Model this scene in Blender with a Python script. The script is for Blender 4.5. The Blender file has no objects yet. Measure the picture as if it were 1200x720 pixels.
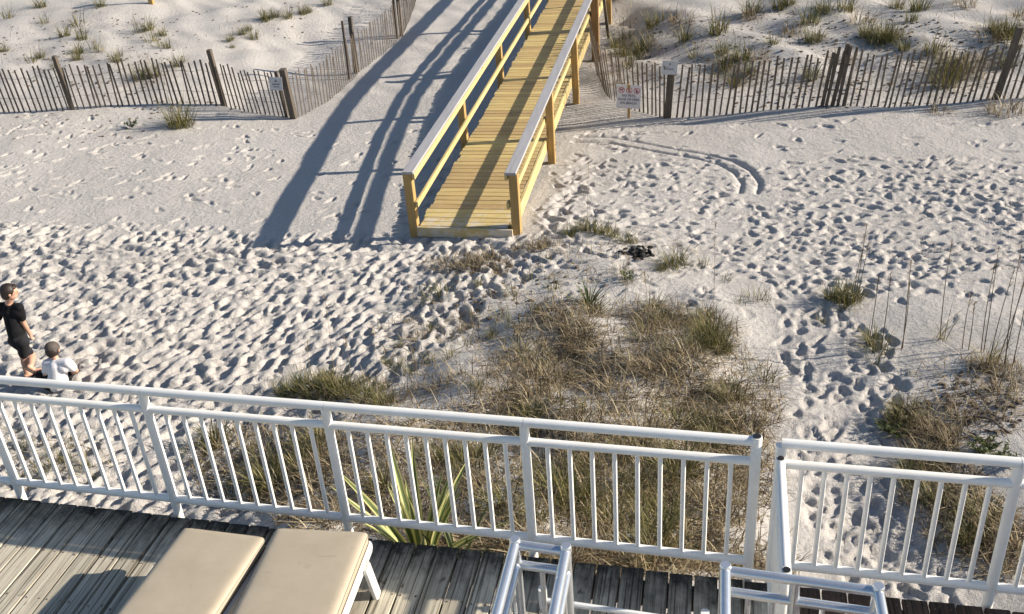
import bpy, bmesh, math, random
import numpy as np
from mathutils import Vector, Matrix
random.seed(7); rng = np.random.default_rng(11)
S = bpy.context.scene
COL = S.collection

# ------------------------------------------------------------------ camera
F = 1152.0; CX, CY = 600.0, 360.0                     # focal length and centre in photo pixels (1200 x 720)
_Y = np.array([250, -670, F]); _Y /= np.linalg.norm(_Y)
_D = np.array([155, 2040, F]); _D -= _D.dot(_Y) * _Y; _D /= np.linalg.norm(_D)
_Z = -_D; _X = np.cross(_Y, _Z)
RW = np.array([_X, _Y, _Z])                           # camera (right, down, forward) -> world
CAM = np.array([0, 0, 6.0])
cam = bpy.data.cameras.new('camera'); camo = bpy.data.objects.new('camera', cam); COL.objects.link(camo)
cam.sensor_width = 36; cam.lens = 36 * F / 1200; cam.clip_start = .1; cam.clip_end = 500
r_, d_, f_ = RW[:, 0], RW[:, 1], RW[:, 2]
camo.matrix_world = Matrix(((r_[0], -d_[0], -f_[0], CAM[0]), (r_[1], -d_[1], -f_[1], CAM[1]), (r_[2], -d_[2], -f_[2], CAM[2]), (0, 0, 0, 1)))
S.camera = camo

# ------------------------------------------------------------------ light
SUN = Vector((2.24, .366, 1.008)).normalized()
elev = math.asin(SUN.z); azim = math.atan2(SUN.x, SUN.y)
w = bpy.data.worlds.new('World'); S.world = w; w.use_nodes = True
nt = w.node_tree; nt.nodes.clear()
sky = nt.nodes.new('ShaderNodeTexSky'); sky.sky_type = 'NISHITA'; sky.sun_disc = False
sky.sun_elevation = elev; sky.sun_rotation = azim; sky.air_density = 1.0; sky.dust_density = .6; sky.ozone_density = 2.5
bg = nt.nodes.new('ShaderNodeBackground'); bg.inputs[1].default_value = .076
wo = nt.nodes.new('ShaderNodeOutputWorld')
nt.links.new(sky.outputs[0], bg.inputs[0]); nt.links.new(bg.outputs[0], wo.inputs[0])
sun = bpy.data.lights.new('sun', 'SUN'); sun.energy = 5.0; sun.angle = math.radians(.53); sun.color = (1, .9, .76)
suno = bpy.data.objects.new('sun', sun); COL.objects.link(suno)
suno.rotation_euler = SUN.to_track_quat('Z', 'Y').to_euler(); suno.location = (20, 4, 12)
S.view_settings.view_transform = 'Standard'; S.view_settings.look = 'None'; S.view_settings.gamma = 1
S.view_settings.exposure = .74; S.view_settings.use_curve_mapping = False
S.render.engine = 'CYCLES'
S.render.resolution_x = 1024; S.render.resolution_y = 614

# ------------------------------------------------------------------ pixel -> place
def ray(px, py): return RW @ np.array([px - CX, py - CY, F])
def at_z(px, py, z):
    d = ray(px, py); return CAM + d * (z - CAM[2]) / d[2]
def at_y(px, py, y):
    d = ray(px, py); return CAM + d * y / d[1]

# ------------------------------------------------------------------ terrain
CTRL = np.array([
 (-3.4,12.3,.03),(-3.4,15.6,-.2),(-2.7,18.9,-.22),(-3,23,-.33),(-3.4,28,-.05),(-6.4,12.1,0),(-6.8,13.7,-.15),(-7.2,15.4,-.26),
 (-7.6,17.6,-.39),(-8.3,20.3,-.55),(-8,22,-.42),(-7.8,24,-.27),(-7.6,26.7,-.12),(-7.5,29,0),(-5,18,-.35),(-5.5,22,-.4),(-5,25,-.25),
 (-11,17.9,-.2),(-15,18,-.12),(-18,18,-.05),(-12,21.5,.1),(-16,22,.2),(-20,23,.3),(-12,27,.2),(-18,28,.45),(-24,29,.6),(-10,15,-.12),(-14,14,-.1),
 (-1.3,17.4,-.12),(-.8,17.6,-.05),(2,17.8,0),(4,18.1,.1),(6.5,18,.18),(9,18,.25),(-1.2,20,.1),(1,20.5,.35),(4,21,.5),(7,22,.7),(0,24,.4),(4,26,.8),(8,28,1),(-1,28,.5),
 (0,15,-.02),(4,15,.03),(8,15,.1),(0,12.8,.02),(4,12.5,.1),(-1,14,-.02),(2,13,.03),
 (-8,8.4,-.12),(-12,10,-.2),(-10,12,-.1),(-6,10,-.02),(-5,8,.02),(-9,6,-.12),(-13,7,-.2),(-4.4,10.4,.05),(-6,6,.1),(-6.5,4.5,.15),(-5,5,.25),(-4.6,6.4,.15),
 (-2.2,8,.38),(-.5,9,.40),(-1.6,11.6,.30),(-2.6,10.5,.22),(-.6,10.6,.3),(-3.2,9,.2),(-3.2,6.6,.5),(-3.2,5,.78),(-2,5,.9),(-.6,5,.9),(.4,5,.7),(-2,6.5,.62),(-.5,6.6,.6),(.2,8,.4),(.3,10,.2),
 (1.25,5,.35),(1.35,6,.22),(1.4,7,.15),(1.3,8.2,.1),(1.1,9.4,.08),(.9,11,.05),
 (2.6,5,.65),(4,5.2,.75),(2.6,6.4,.5),(4,7,.6),(2.6,8,.42),(3,9.6,.42),(2.2,9.2,.28),(5,9.5,.5),(1.9,10.6,.2),(4,11,.22),
 (-5,0,.3),(0,0,.5),(4,0,.5),(-12,0,0)])
def terrain(x, y):
    x = np.asarray(x, float); y = np.asarray(y, float)
    num = np.zeros(np.broadcast(x, y).shape); den = np.zeros_like(num)
    for cx, cy, cz in CTRL:
        s = .75 if cy < 11.8 and cx > -5.5 else (1.9 if -9 < cx < -4 and cy > 11.9 else 1.3)
        d2 = (x - cx) ** 2 + (y - cy) ** 2
        w_ = np.exp(-d2 / (2 * s * s)) + 2e-3 / (1 + d2 * d2 * .08)
        num += w_ * cz; den += w_
    z = num / den
    far = np.clip((y - 30) / 40, 0, 1)
    return z + far * .6
def hummock(x, y):
    z = terrain(x, y)
    m = np.clip((y - 18.2) / 1.5, 0, 1) * (1 - np.exp(-((x + 6.0) / 3.0) ** 4)) * np.where(x < -5, .45, 1.0) 
    z = z + m * (.10 * np.sin(x * 1.7 + .8 * np.sin(y * .9)) * np.sin(y * 1.25 + 1.1 * np.sin(x * .7)) + .05 * np.sin(x * 3.9 + 1.3) * np.sin(y * 3.1 + x))
    v = np.clip((11.8 - y) / 2, 0, 1) * np.exp(-((x + 1.2) / 2.4) ** 4)
    z = z + v * (.07 * np.sin(x * 2.9 + y) * np.sin(y * 2.3 - .6 * x) + .035 * np.sin(x * 6.1 - y * 2) * np.sin(y * 5.3 + x))
    return z
_cx = np.arange(-34, 20, .06); _cy = np.arange(-1, 46, .06)
_cz = hummock(*np.meshgrid(_cx, _cy))
def gz(x, y):
    u = min(max((x + 34) / .06, 0), len(_cx) - 2.001); v = min(max((y + 1) / .06, 0), len(_cy) - 2.001); i = int(u); j = int(v); u -= i; v -= j
    return float((_cz[j, i] * (1-u) + _cz[j, i+1] * u) * (1-v) + (_cz[j+1, i] * (1-u) + _cz[j+1, i+1] * u) * v)
def G(px, py):
    z = 0.0
    for _ in range(25):
        p = at_z(px, py, z); z = .5 * z + .5 * gz(p[0], p[1])
    p = at_z(px, py, z); return Vector((p[0], p[1], z))

# ------------------------------------------------------------------ mesh helpers
class MB:
    def __init__(s): s.v = []; s.f = []; s.c = []
    def add(s, vs, fs, c=None):
        n = len(s.v); s.v += [tuple(map(float, v)) for v in vs]; s.f += [tuple(i + n for i in f) for f in fs]
        if c is not None: s.c += [c] * len(vs)
    def box(s, lo, hi):
        x0, y0, z0 = lo; x1, y1, z1 = hi
        s.add([(x0,y0,z0),(x1,y0,z0),(x1,y1,z0),(x0,y1,z0),(x0,y0,z1),(x1,y0,z1),(x1,y1,z1),(x0,y1,z1)],
              [(3,2,1,0),(4,5,6,7),(0,1,5,4),(1,2,6,5),(2,3,7,6),(3,0,4,7)])
    def prism(s, a, b, w, h, up=(0,0,1), ch=.004):
        """chamfered bar from a to b, width w, height h"""
        a = Vector(a); b = Vector(b); t = (b - a).normalized(); u = Vector(up); r = t.cross(u).normalized(); u = r.cross(t)
        w /= 2; h /= 2
        sec = [(-w+ch,-h),(w-ch,-h),(w,-h+ch),(w,h-ch),(w-ch,h),(-w+ch,h),(-w,h-ch),(-w,-h+ch)]
        vs = [p + r*x + u*y for p in (a, b) for x, y in sec]
        s.add(vs, [tuple(range(7,-1,-1))[::-1][::1] if False else tuple(reversed(range(8)))[::-1]] + [tuple(reversed([i+8 for i in range(8)]))] + [(i, i+8, (i+1)%8+8, (i+1)%8) for i in range(8)])
    def tube(s, pts, rad, n=10, cap=True):
        pts = [Vector(p) for p in pts]
        rad = rad if isinstance(rad, (list, tuple)) else [rad] * len(pts)
        vs = []; 
        t0 = (pts[1] - pts[0]).normalized(); ref = Vector((0,0,1)) if abs(t0.z) < .9 else Vector((1,0,0))
        for i, p in enumerate(pts):
            t = (pts[min(i+1, len(pts)-1)] - pts[max(i-1, 0)]).normalized()
            r = t.cross(ref).normalized(); u = r.cross(t)
            for k in range(n):
                a = 2 * math.pi * k / n; vs.append(p + (r * math.cos(a) + u * math.sin(a)) * rad[i])
        fs = [(i*n+k, i*n+(k+1)%n, (i+1)*n+(k+1)%n, (i+1)*n+k) for i in range(len(pts)-1) for k in range(n)]
        if cap: fs += [tuple(reversed(range(n))), tuple((len(pts)-1)*n + k for k in range(n))]
        s.add(vs, fs)
    def sphere(s, c, r, n=12, m=8, rot=None):
        r = r if isinstance(r, (tuple, list)) else (r, r, r); c = Vector(c); vs = []
        for i in range(m + 1):
            th = math.pi * i / m
            for k in range(n):
                ph = 2 * math.pi * k / n
                v = Vector((r[0]*math.sin(th)*math.cos(ph), r[1]*math.sin(th)*math.sin(ph), r[2]*math.cos(th)))
                if rot is not None: v = rot @ v
                vs.append(c + v)
        s.add(vs, [(i*n+k, (i+1)*n+k, (i+1)*n+(k+1)%n, i*n+(k+1)%n) for i in range(m) for k in range(n)])
    def mesh(s, name):
        me = bpy.data.meshes.new(name); me.from_pydata(s.v, [], s.f)
        if s.c:
            a = me.color_attributes.new('tint', 'FLOAT_COLOR', 'POINT'); arr = np.array(s.c, dtype=np.float32)
            a.data.foreach_set('color', arr.ravel())
        bm = bmesh.new(); bm.from_mesh(me)
        if not s.c: bmesh.ops.recalc_face_normals(bm, faces=bm.faces)
        bm.to_mesh(me); bm.free(); me.update(); return me
    def build(s, name, mat, parent=None, smooth=False, loc=None, kind=None):
        me = s.mesh(name); me.materials.append(mat)
        return link(name, me, parent, smooth, loc, kind)
def link(name, me, parent=None, smooth=False, loc=None, kind=None):
    if smooth:
        me.polygons.foreach_set('use_smooth', [True] * len(me.polygons))
        if smooth != 'all': me.set_sharp_from_angle(angle=math.radians(40))
    o = bpy.data.objects.new(name, me); COL.objects.link(o)
    if loc is not None: o.location = loc
    if parent is not None: o.parent = parent
    if kind: o['kind'] = kind
    return o
def tag(o, label=None, cat=None, group=None, kind=None):
    if label: o['label'] = label
    if cat: o['category'] = cat
    if group: o['group'] = group
    if kind: o['kind'] = kind
    return o
def empty(name, loc=(0,0,0), rz=0):
    o = bpy.data.objects.new(name, None); COL.objects.link(o); o.location = loc; o.rotation_euler = (0,0,rz); o.empty_display_size = .1
    return o

# ------------------------------------------------------------------ materials
class NT:
    def __init__(s, name):
        s.m = bpy.data.materials.new(name); s.m.use_nodes = True; s.t = s.m.node_tree
        s.b = s.t.nodes['Principled BSDF']
    def n(s, ty, **k):
        o = s.t.nodes.new('ShaderNode' + ty)
        for a, v in k.items():
            if a.startswith('i_'):
                key = a[2:]; key = int(key) if key.isdigit() else key
                o.inputs[key].default_value = v
            else: setattr(o, a, v)
        return o
    def l(s, a, b): s.t.links.new(a, b)
    def ramp(s, fac, *st):
        r = s.n('ValToRGB'); e = r.color_ramp.elements
        while len(e) < len(st): e.new(.5)
        for i, (p, c) in enumerate(st): e[i].position = p; e[i].color = (*c, 1)
        s.l(fac, r.inputs[0]); return r.outputs[0]
    def mix(s, fac, a, b, mode='MIX'):
        o = s.n('Mix', data_type='RGBA', blend_type=mode)
        for x, i in ((fac, 0), (a, 6), (b, 7)):
            if hasattr(x, 'is_output'): s.l(x, o.inputs[i])
            else: o.inputs[i].default_value = x if i == 0 else (*x, 1)
        return o.outputs[2]
    def math(s, op, a, b=0):
        o = s.n('Math', operation=op)
        for x, i in ((a, 0), (b, 1)):
            if hasattr(x, 'is_output'): s.l(x, o.inputs[i])
            else: o.inputs[i].default_value = x
        return o.outputs[0]
    def noise(s, vec, scale, detail=4, rough=.55, dist=0):
        o = s.n('TexNoise', i_Scale=scale, i_Detail=detail, i_Roughness=rough, i_Distortion=dist)
        if vec is not None: s.l(vec, o.inputs[0])
        return o.outputs[0]
    def bump(s, h, strength, dist):
        o = s.n('Bump', i_Strength=strength, i_Distance=dist); s.l(h, o.inputs['Height']); s.l(o.outputs[0], s.b.inputs['Normal']); return o
    def objcoord(s, jitter=True, scale=(1,1,1)):
        tc = s.n('TexCoord'); v = tc.outputs['Object']
        if jitter:
            oi = s.n('ObjectInfo'); m = s.n('VectorMath', operation='SCALE', i_Scale=37.0); 
            cb = s.n('CombineXYZ'); s.l(oi.outputs['Random'], cb.inputs[0]); s.l(oi.outputs['Random'], cb.inputs[1]); s.l(oi.outputs['Random'], cb.inputs[2])
            s.l(cb.outputs[0], m.inputs[0]); a = s.n('VectorMath', operation='ADD'); s.l(v, a.inputs[0]); s.l(m.outputs[0], a.inputs[1]); v = a.outputs[0]
        mp = s.n('Mapping'); mp.inputs['Scale'].default_value = scale; s.l(v, mp.inputs[0]); return mp.outputs[0]
    def rnd(s): return s.n('ObjectInfo').outputs['Random']
def plain(name, c, rough=.5, metal=0, nscale=0, namt=.15, spec=.5, bump=0):
    t = NT(name); t.b.inputs['Roughness'].default_value = rough; t.b.inputs['Metallic'].default_value = metal
    t.b.inputs['Specular IOR Level'].default_value = spec
    if nscale:
        n = t.noise(t.objcoord(), nscale, 5, .6)
        t.l(t.ramp(n, (.3, tuple(x*(1-namt) for x in c)), (.7, tuple(min(1, x*(1+namt)) for x in c))), t.b.inputs['Base Color'])
        if bump: t.bump(n, .5, bump)
    else: t.b.inputs['Base Color'].default_value = (*c, 1)
    return t.m

def mat_sand():
    t = NT('white_sand'); geo = t.n('NewGeometry'); p = geo.outputs['Position']
    n1 = t.noise(p, .5, 4); n2 = t.noise(p, 7, 5, .65); n3 = t.noise(p, 190, 3, .7)
    c = t.ramp(n1, (.3, (.575,.547,.513)), (.7, (.635,.607,.572)))
    c = t.mix(t.math('MULTIPLY', n2, .22), c, (.46,.43,.40))
    sp = t.ramp(n3, (.36, (.50,.47,.45)), (.56, (1,1,1)))
    c = t.mix(.62, c, sp, 'MULTIPLY')
    n4 = t.noise(p, 48, 4, .7); c = t.mix(.7, c, t.ramp(n4, (.30, (.72,.70,.68)), (.52, (1,1,1))), 'MULTIPLY')
    t.l(c, t.b.inputs['Base Color']); t.b.inputs['Roughness'].default_value = .95; t.b.inputs['Specular IOR Level'].default_value = .15
    a = t.noise(p, 16, 5, .62); b = t.noise(p, 90, 4, .7)
    h = t.math('ADD', t.math('MULTIPLY', a, 1.0), t.math('MULTIPLY', b, .42))
    t.bump(h, .85, .036)
    return t.m
def mat_pine():
    t = NT('new_treated_pine'); r = t.rnd()
    v = t.objcoord(True, (2.2, 30, 30)); n = t.noise(v, 1.0, 5, .6, .6)
    c = t.ramp(n, (.25, (.38,.27,.105)), (.5, (.52,.385,.165)), (.75, (.62,.48,.235)))
    hs = t.n('HueSaturation'); t.l(t.math('ADD', t.math('MULTIPLY', r, .35), .8), hs.inputs['Value']); t.l(t.math('ADD', t.math('MULTIPLY', r, .02), .49), hs.inputs['Hue']); t.l(c, hs.inputs['Color'])
    kn = t.noise(t.objcoord(True, (5,14,14)), 1.6, 2); kc = t.ramp(kn, (.70, (1,1,1)), (.76, (.45,.33,.2)))
    c2 = t.mix(1.0, hs.outputs[0], kc, 'MULTIPLY')
    ge = t.n('NewGeometry'); sp_ = t.n('SeparateXYZ'); t.l(ge.outputs['Position'], sp_.inputs[0])
    nd = t.noise(ge.outputs['Position'], 5, 6, .7); e = t.math('SUBTRACT', t.math('MULTIPLY', nd, 2.6), t.math('MULTIPLY', t.math('SUBTRACT', sp_.outputs[1], 12.3), .55))
    c2 = t.mix(t.ramp(t.math('SUBTRACT', e, .6), (.48, (0,0,0)), (.85, (.7,.7,.7))), c2, (.58,.55,.51))
    t.l(c2, t.b.inputs['Base Color']); t.b.inputs['Roughness'].default_value = .72; t.bump(n, .3, .004); return t.m
def mat_pine_long(name, ramp_c, axis=1, knots=True, rough=.72):
    t = NT(name); sc = [30,30,30]; sc[axis] = 1.6
    n = t.noise(t.objcoord(True, tuple(sc)), 1.0, 5, .6, .5)
    c = t.ramp(n, *ramp_c)
    if knots:
        sk = [12,12,12]; sk[axis] = 4
        kn = t.noise(t.objcoord(True, tuple(sk)), 1.3, 2); c = t.mix(1.0, c, t.ramp(kn, (.70, (1,1,1)), (.77, (.45,.35,.22))), 'MULTIPLY')
    t.l(c, t.b.inputs['Base Color']); t.b.inputs['Roughness'].default_value = rough; t.bump(n, .3, .004); return t.m
def mat_deck(name, c0, c1, c2, mould):
    t = NT(name); r = t.rnd()
    n = t.noise(t.objcoord(True, (34, 1.3, 34)), 1.0, 7, .68, .7)
    c = t.ramp(n, (.22, c0), (.46, c1), (.74, c2))
    hs = t.n('HueSaturation'); t.l(t.math('ADD', t.math('MULTIPLY', r, .5), .72), hs.inputs['Value']); t.l(c, hs.inputs['Color'])
    crack = t.noise(t.objcoord(True, (75, .8, 75)), 1.0, 3, .5, .2)
    cc = t.ramp(crack, (.37, (.22,.20,.18)), (.46, (1,1,1)))
    c = t.mix(.9, hs.outputs[0], cc, 'MULTIPLY')
    kn = t.noise(t.objcoord(True, (10, 4.5, 10)), 1.3, 2); c = t.mix(1.0, c, t.ramp(kn, (.69, (1,1,1)), (.76, (.28,.24,.2))), 'MULTIPLY')
    # black mould creeping in from the weathered board ends (board end is the object's origin)
    tc = t.n('TexCoord'); sx = t.n('SeparateXYZ'); t.l(tc.outputs['Object'], sx.inputs[0])
    bl = t.noise(t.objcoord(True, (9, 5, 9)), 1.0, 5, .7)
    e = t.math('ADD', t.math('MULTIPLY', sx.outputs[1], 1.5), t.math('MULTIPLY', bl, 1.1))
    mk = t.ramp(e, (.02, (0,0,0)), (.55, (1,1,1)))
    c = t.mix(t.math('MULTIPLY', mk, mould), c, (.022,.022,.02))
    t.l(c, t.b.inputs['Base Color']); t.b.inputs['Roughness'].default_value = .85; t.b.inputs['Specular IOR Level'].default_value = .25
    t.bump(t.math('ADD', n, t.math('MULTIPLY', crack, .8)), .6, .006); return t.m
def mat_blade(name, *st, trans=.25):
    t = NT(name); a = t.n('Attribute', attribute_name='tint'); sx = t.n('SeparateColor'); t.l(a.outputs['Color'], sx.inputs[0])
    c = t.ramp(sx.outputs[0], *st)
    t.l(c, t.b.inputs['Base Color']); t.b.inputs['Roughness'].default_value = .6; t.b.inputs['Specular IOR Level'].default_value = .3
    tr = t.n('BsdfTranslucent'); t.l(c, tr.inputs[0]); ms = t.n('MixShader', i_0=trans)
    t.l(t.b.outputs[0], ms.inputs[1]); t.l(tr.outputs[0], ms.inputs[2]); t.l(ms.outputs[0], t.t.nodes['Material Output'].inputs[0]); return t.m
def mat_white():
    t = NT('white_powder_coat'); n = t.noise(t.objcoord(True), 9, 5, .65)
    t.l(t.ramp(n, (.3, (.84,.82,.775)), (.6, (.90,.885,.845))), t.b.inputs['Base Color'])
    t.b.inputs['Roughness'].default_value = .38; t.bump(n, .06, .004); return t.m
def mat_alu():
    t = NT('satin_aluminium'); n = t.noise(t.objcoord(True), 14, 4, .6)
    t.l(t.ramp(n, (.3, (.68,.70,.73)), (.7, (.78,.79,.81))), t.b.inputs['Base Color'])
    t.b.inputs['Metallic'].default_value = .75; t.b.inputs['Roughness'].default_value = .24; return t.m
def mat_fabric():
    t = NT('beige_vinyl'); v = t.objcoord(True); n = t.noise(v, 5, 6, .62); n2 = t.noise(v, 2.2, 3); wv = t.noise(v, 420, 2)
    c = t.ramp(n, (.3, (.405,.345,.255)), (.65, (.455,.39,.295)))
    st = t.ramp(t.noise(t.objcoord(True, (3, 9, 3)), 2.4, 6, .7, .8), (.60, (1,1,1)), (.72, (.86,.84,.81)))
    c = t.mix(1.0, c, st, 'MULTIPLY'); t.l(c, t.b.inputs['Base Color']); t.b.inputs['Roughness'].default_value = .55
    t.bump(t.math('ADD', t.math('MULTIPLY', n2, 1.0), t.math('MULTIPLY', wv, .05)), .35, .02); return t.m

M = dict(
    sand=mat_sand(), pine=mat_pine(),
    pine_rail=mat_pine_long('new_pine_rail', ((.25,(.42,.31,.12)),(.5,(.56,.43,.19)),(.75,(.65,.52,.26)))),
    pine_cap=mat_pine_long('grey_handrail_top', ((.25,(.30,.29,.295)),(.5,(.37,.36,.365)),(.75,(.43,.42,.42))), knots=False, rough=.6),  # grey grain for the flat handrail caps
    pine_post=mat_pine_long('new_pine_post', ((.25,(.28,.165,.055)),(.5,(.40,.255,.09)),(.75,(.49,.335,.13))), axis=2),
    brown_post=mat_pine_long('brown_treated_post', ((.25,(.16,.085,.03)),(.5,(.24,.135,.05)),(.75,(.31,.19,.08))), axis=2),
    picket=mat_pine_long('weathered_picket', ((.2,(.055,.043,.034)),(.5,(.10,.080,.062)),(.8,(.16,.13,.105))), axis=2, rough=.9),
    picket_pale=mat_pine_long('pale_weathered_picket', ((.2,(.075,.058,.043)),(.5,(.135,.107,.08)),(.8,(.21,.17,.13))), axis=2, rough=.9),
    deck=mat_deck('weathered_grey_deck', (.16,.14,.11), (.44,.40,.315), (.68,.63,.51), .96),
    deck_brown=mat_deck('dark_brown_deck', (.05,.032,.022), (.105,.066,.045), (.16,.105,.075), .5),  # darker brown copy for the boards past the gate
    white=mat_white(), alu=mat_alu(), black=plain('tube_end_black', (.012,.012,.012), .5),
    plastic=plain('white_resin', (.78,.78,.76), .4, 0, 6, .05), fabric=mat_fabric(),
    piping=plain('dark_piping', (.12,.085,.055), .7), steel=plain('galvanised_steel', (.45,.45,.44), .45, .8),
    wire=plain('rusty_wire', (.13,.10,.08), .7, .4), sub=plain('deck_joist', (.12,.10,.08), .9, 0, 8, .3),
    sign_red=plain('sign_red', (.55,.05,.06), .5), sign_dark=plain('sign_ink', (.10,.085,.10), .6), sign_face=plain('sign_face', (.70,.66,.65), .45, 0, 5, .06),
    sign_grey=plain('weathered_sign_face', (.50,.50,.50), .6, 0, 14, .12),
    skin=plain('skin', (.56,.31,.215), .55, 0, 12, .06), hair=plain('dark_brown_hair', (.022,.013,.009), .55, 0, 60, .5, bump=.004),
    black_cloth=plain('black_cotton', (.010,.010,.012), .9, 0, 14, .3, .2), white_cloth=plain('white_cotton', (.74,.73,.75), .9, 0, 14, .05, .2),
    charcoal_cloth=plain('charcoal_cotton', (.020,.020,.023), .9, 0, 14, .3, .2), cap_cloth=plain('grey_brown_cap', (.085,.07,.06), .85, 0, 20, .2), sandal=plain('dark_sandal', (.03,.025,.022), .7),
    grass=mat_blade('dune_grass', (0,(.05,.062,.017)), (.35,(.135,.13,.042)), (.6,(.27,.225,.09)), (.85,(.42,.34,.18)), (1,(.58,.49,.30))),
    dry=mat_blade('dry_dune_grass', (0,(.06,.045,.026)), (.35,(.13,.095,.052)), (.62,(.34,.26,.15)), (1,(.60,.51,.34))),
    herb=mat_blade('green_dune_herb', (0,(.035,.05,.014)), (.6,(.075,.095,.028)), (1,(.16,.17,.06))),
    oat=mat_blade('sea_oat_stem', (0,(.09,.062,.036)), (.6,(.19,.14,.085)), (1,(.34,.26,.16)), trans=.1),
    agave=mat_blade('variegated_leaf', (0,(.075,.115,.035)), (.45,(.15,.19,.065)), (.55,(.48,.45,.17)), (1,(.56,.53,.25)), trans=.15),
    yucca=mat_blade('yucca_leaf', (0,(.04,.065,.024)), (1,(.13,.16,.06)), trans=.1),
    weed=plain('black_seaweed', (.012,.011,.010), .8, 0, 20, .4), stick=plain('grey_driftwood', (.13,.10,.075), .9, 0, 12, .3))

# ------------------------------------------------------------------ sand sheet
def smooth_noise(nx, ny, cell, seed):
    r = np.random.default_rng(seed); gx = int(nx / cell) + 3; gy = int(ny / cell) + 3
    g = r.random((gy, gx)); xs = np.arange(nx) / cell; ys = np.arange(ny) / cell
    xi = xs.astype(int); yi = ys.astype(int); fx = xs - xi; fy = ys - yi; fx = fx*fx*(3-2*fx); fy = fy*fy*(3-2*fy)
    a = g[np.ix_(yi, xi)] * (1-fx) + g[np.ix_(yi, xi+1)] * fx; b = g[np.ix_(yi+1, xi)] * (1-fx) + g[np.ix_(yi+1, xi+1)] * fx
    return a * (1-fy)[:, None] + b * fy[:, None] - .5
DX = .025
fx = np.arange(-16.5, 7.2, DX); fy = np.arange(4.3, 20.4, DX)
def grow(start, sign, lim):
    out = []; s = DX * 1.5; p = start
    while abs(p - start) < lim: p += sign * s; out.append(p); s = min(s * 1.10, 6)
    return np.array(out)
def grow2(start, lim):
    out = []; p = start; s = .05
    while p < lim: p += s; out.append(p); s = .06 if p < 31 else min(s * 1.15, 8)
    return np.array(out)
gxl = grow(fx[0], -1, 110)[::-1]; gxr = grow(fx[-1], 1, 110); gyl = grow(fy[0], -1, 60)[::-1]; gyr = grow2(fy[-1], 140)
HN = np.zeros((len(fy), len(fx)))
for cell, amp, sd in ((40, .035, 1), (18, .018, 2), (9, .010, 3), (4.5, .006, 4), (2.2, .003, 5)): HN += amp * smooth_noise(len(fx), len(fy), cell, sd)
def stamp(x, y, ang, ln, wd, dep, rim=.45, keep=.45):
    R = max(ln, wd) * 1.9; i0 = int((x - R - fx[0]) / DX); i1 = int((x + R - fx[0]) / DX) + 1; j0 = int((y - R - fy[0]) / DX); j1 = int((y + R - fy[0]) / DX) + 1
    i0 = max(i0, 0); j0 = max(j0, 0); i1 = min(i1, len(fx)); j1 = min(j1, len(fy))
    if i1 <= i0 or j1 <= j0: return
    X = fx[i0:i1][None, :] - x; Y = fy[j0:j1][:, None] - y
    ca, sa = math.cos(ang), math.sin(ang); u = (X * ca + Y * sa) / ln; v = (-X * sa + Y * ca) / wd
    r = np.sqrt(u * u + v * v) * (1 + .18 * np.sin(3 * np.arctan2(v, u) + x * 40))
    inn = np.clip((1.15 - r) / .55, 0, 1); inn = inn * inn * (3 - 2 * inn)
    sub = HN[j0:j1, i0:i1]
    sub *= 1 - (1 - keep) * inn
    sub -= dep * inn * (1 + .25 * u)
    sub += dep * rim * np.exp(-((r - 1.38) / .30) ** 2) * np.clip(1 - sub / .03, 0, 1)
# how trodden the sand is, in prints per square metre
def tread(x, y):
    d = 0.
    if x < -1.5 - (12.6 - y) * .42:
        e = (12.7 + .12 * (-x - 4) * .4 - y)
        d = max(d, 44 * min(1, max(0, e / 1.3)))
        if -.5 < e + 4.6 and e <= .3: d = max(d, 2.2)
    if x > -2.3 and y > 9.8:
        t = min(1, max(0, (15.9 - .06 * (x - 2) - y) / 1.2)); 
        d = max(d, 21 * t * min(1, max(0, (y - (10.9 - .25 * max(0, x))) / .9)))
        if y < 17.3: d = max(d, 2.0)
    if .75 + .05 * (10 - y) < x < 2.0 - .02 * (10 - y) and y < 11.6: d = max(d, 24)
    if -2.4 < x < -.9 and 12.3 < y < 16.5: d = max(d, 7)
    if x < -3.5 and y < 6.4: d = max(d, 26)
    if x > -2: d *= .55 + .75 * max(0, math.sin(x * 1.3 + 1.1 * math.sin(y * .9)) * math.sin(y * 1.1 + .7 * x) + .55)
    if x < -4.7 and -7.6 < x and 12.5 < y < 18: d = min(d, 1.2)
    return d
N = 0
for _ in range(42000):
    x = random.uniform(-16.4, 7.1); y = random.uniform(4.4, 19.5)
    if random.random() * 60 > tread(x, y): continue
    if -4.1 < x < -2.65 and y > 12.2: continue
    N += 1
    if x < -2: a = math.atan2(12.4 - y, -3.4 - x) if y < 12 else random.choice((.9, 2.2, 1.4))
    elif x > .5 and y < 11: a = math.pi / 2
    else: a = random.choice((.3, 2.7, .15))
    a += random.gauss(0, .55); dense = tread(x, y) > 15
    if dense and x < -1.5: stamp(x, y, a, random.uniform(.08, .20), random.uniform(.045, .09), random.uniform(.018, .048), .5, .5)
    elif dense: stamp(x, y, a, random.uniform(.085, .13), random.uniform(.042, .062), random.uniform(.014, .034), .4, .6)
    else: stamp(x, y, a, random.uniform(.10, .14), random.uniform(.045, .06), random.uniform(.016, .032), .3, .7)
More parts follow.
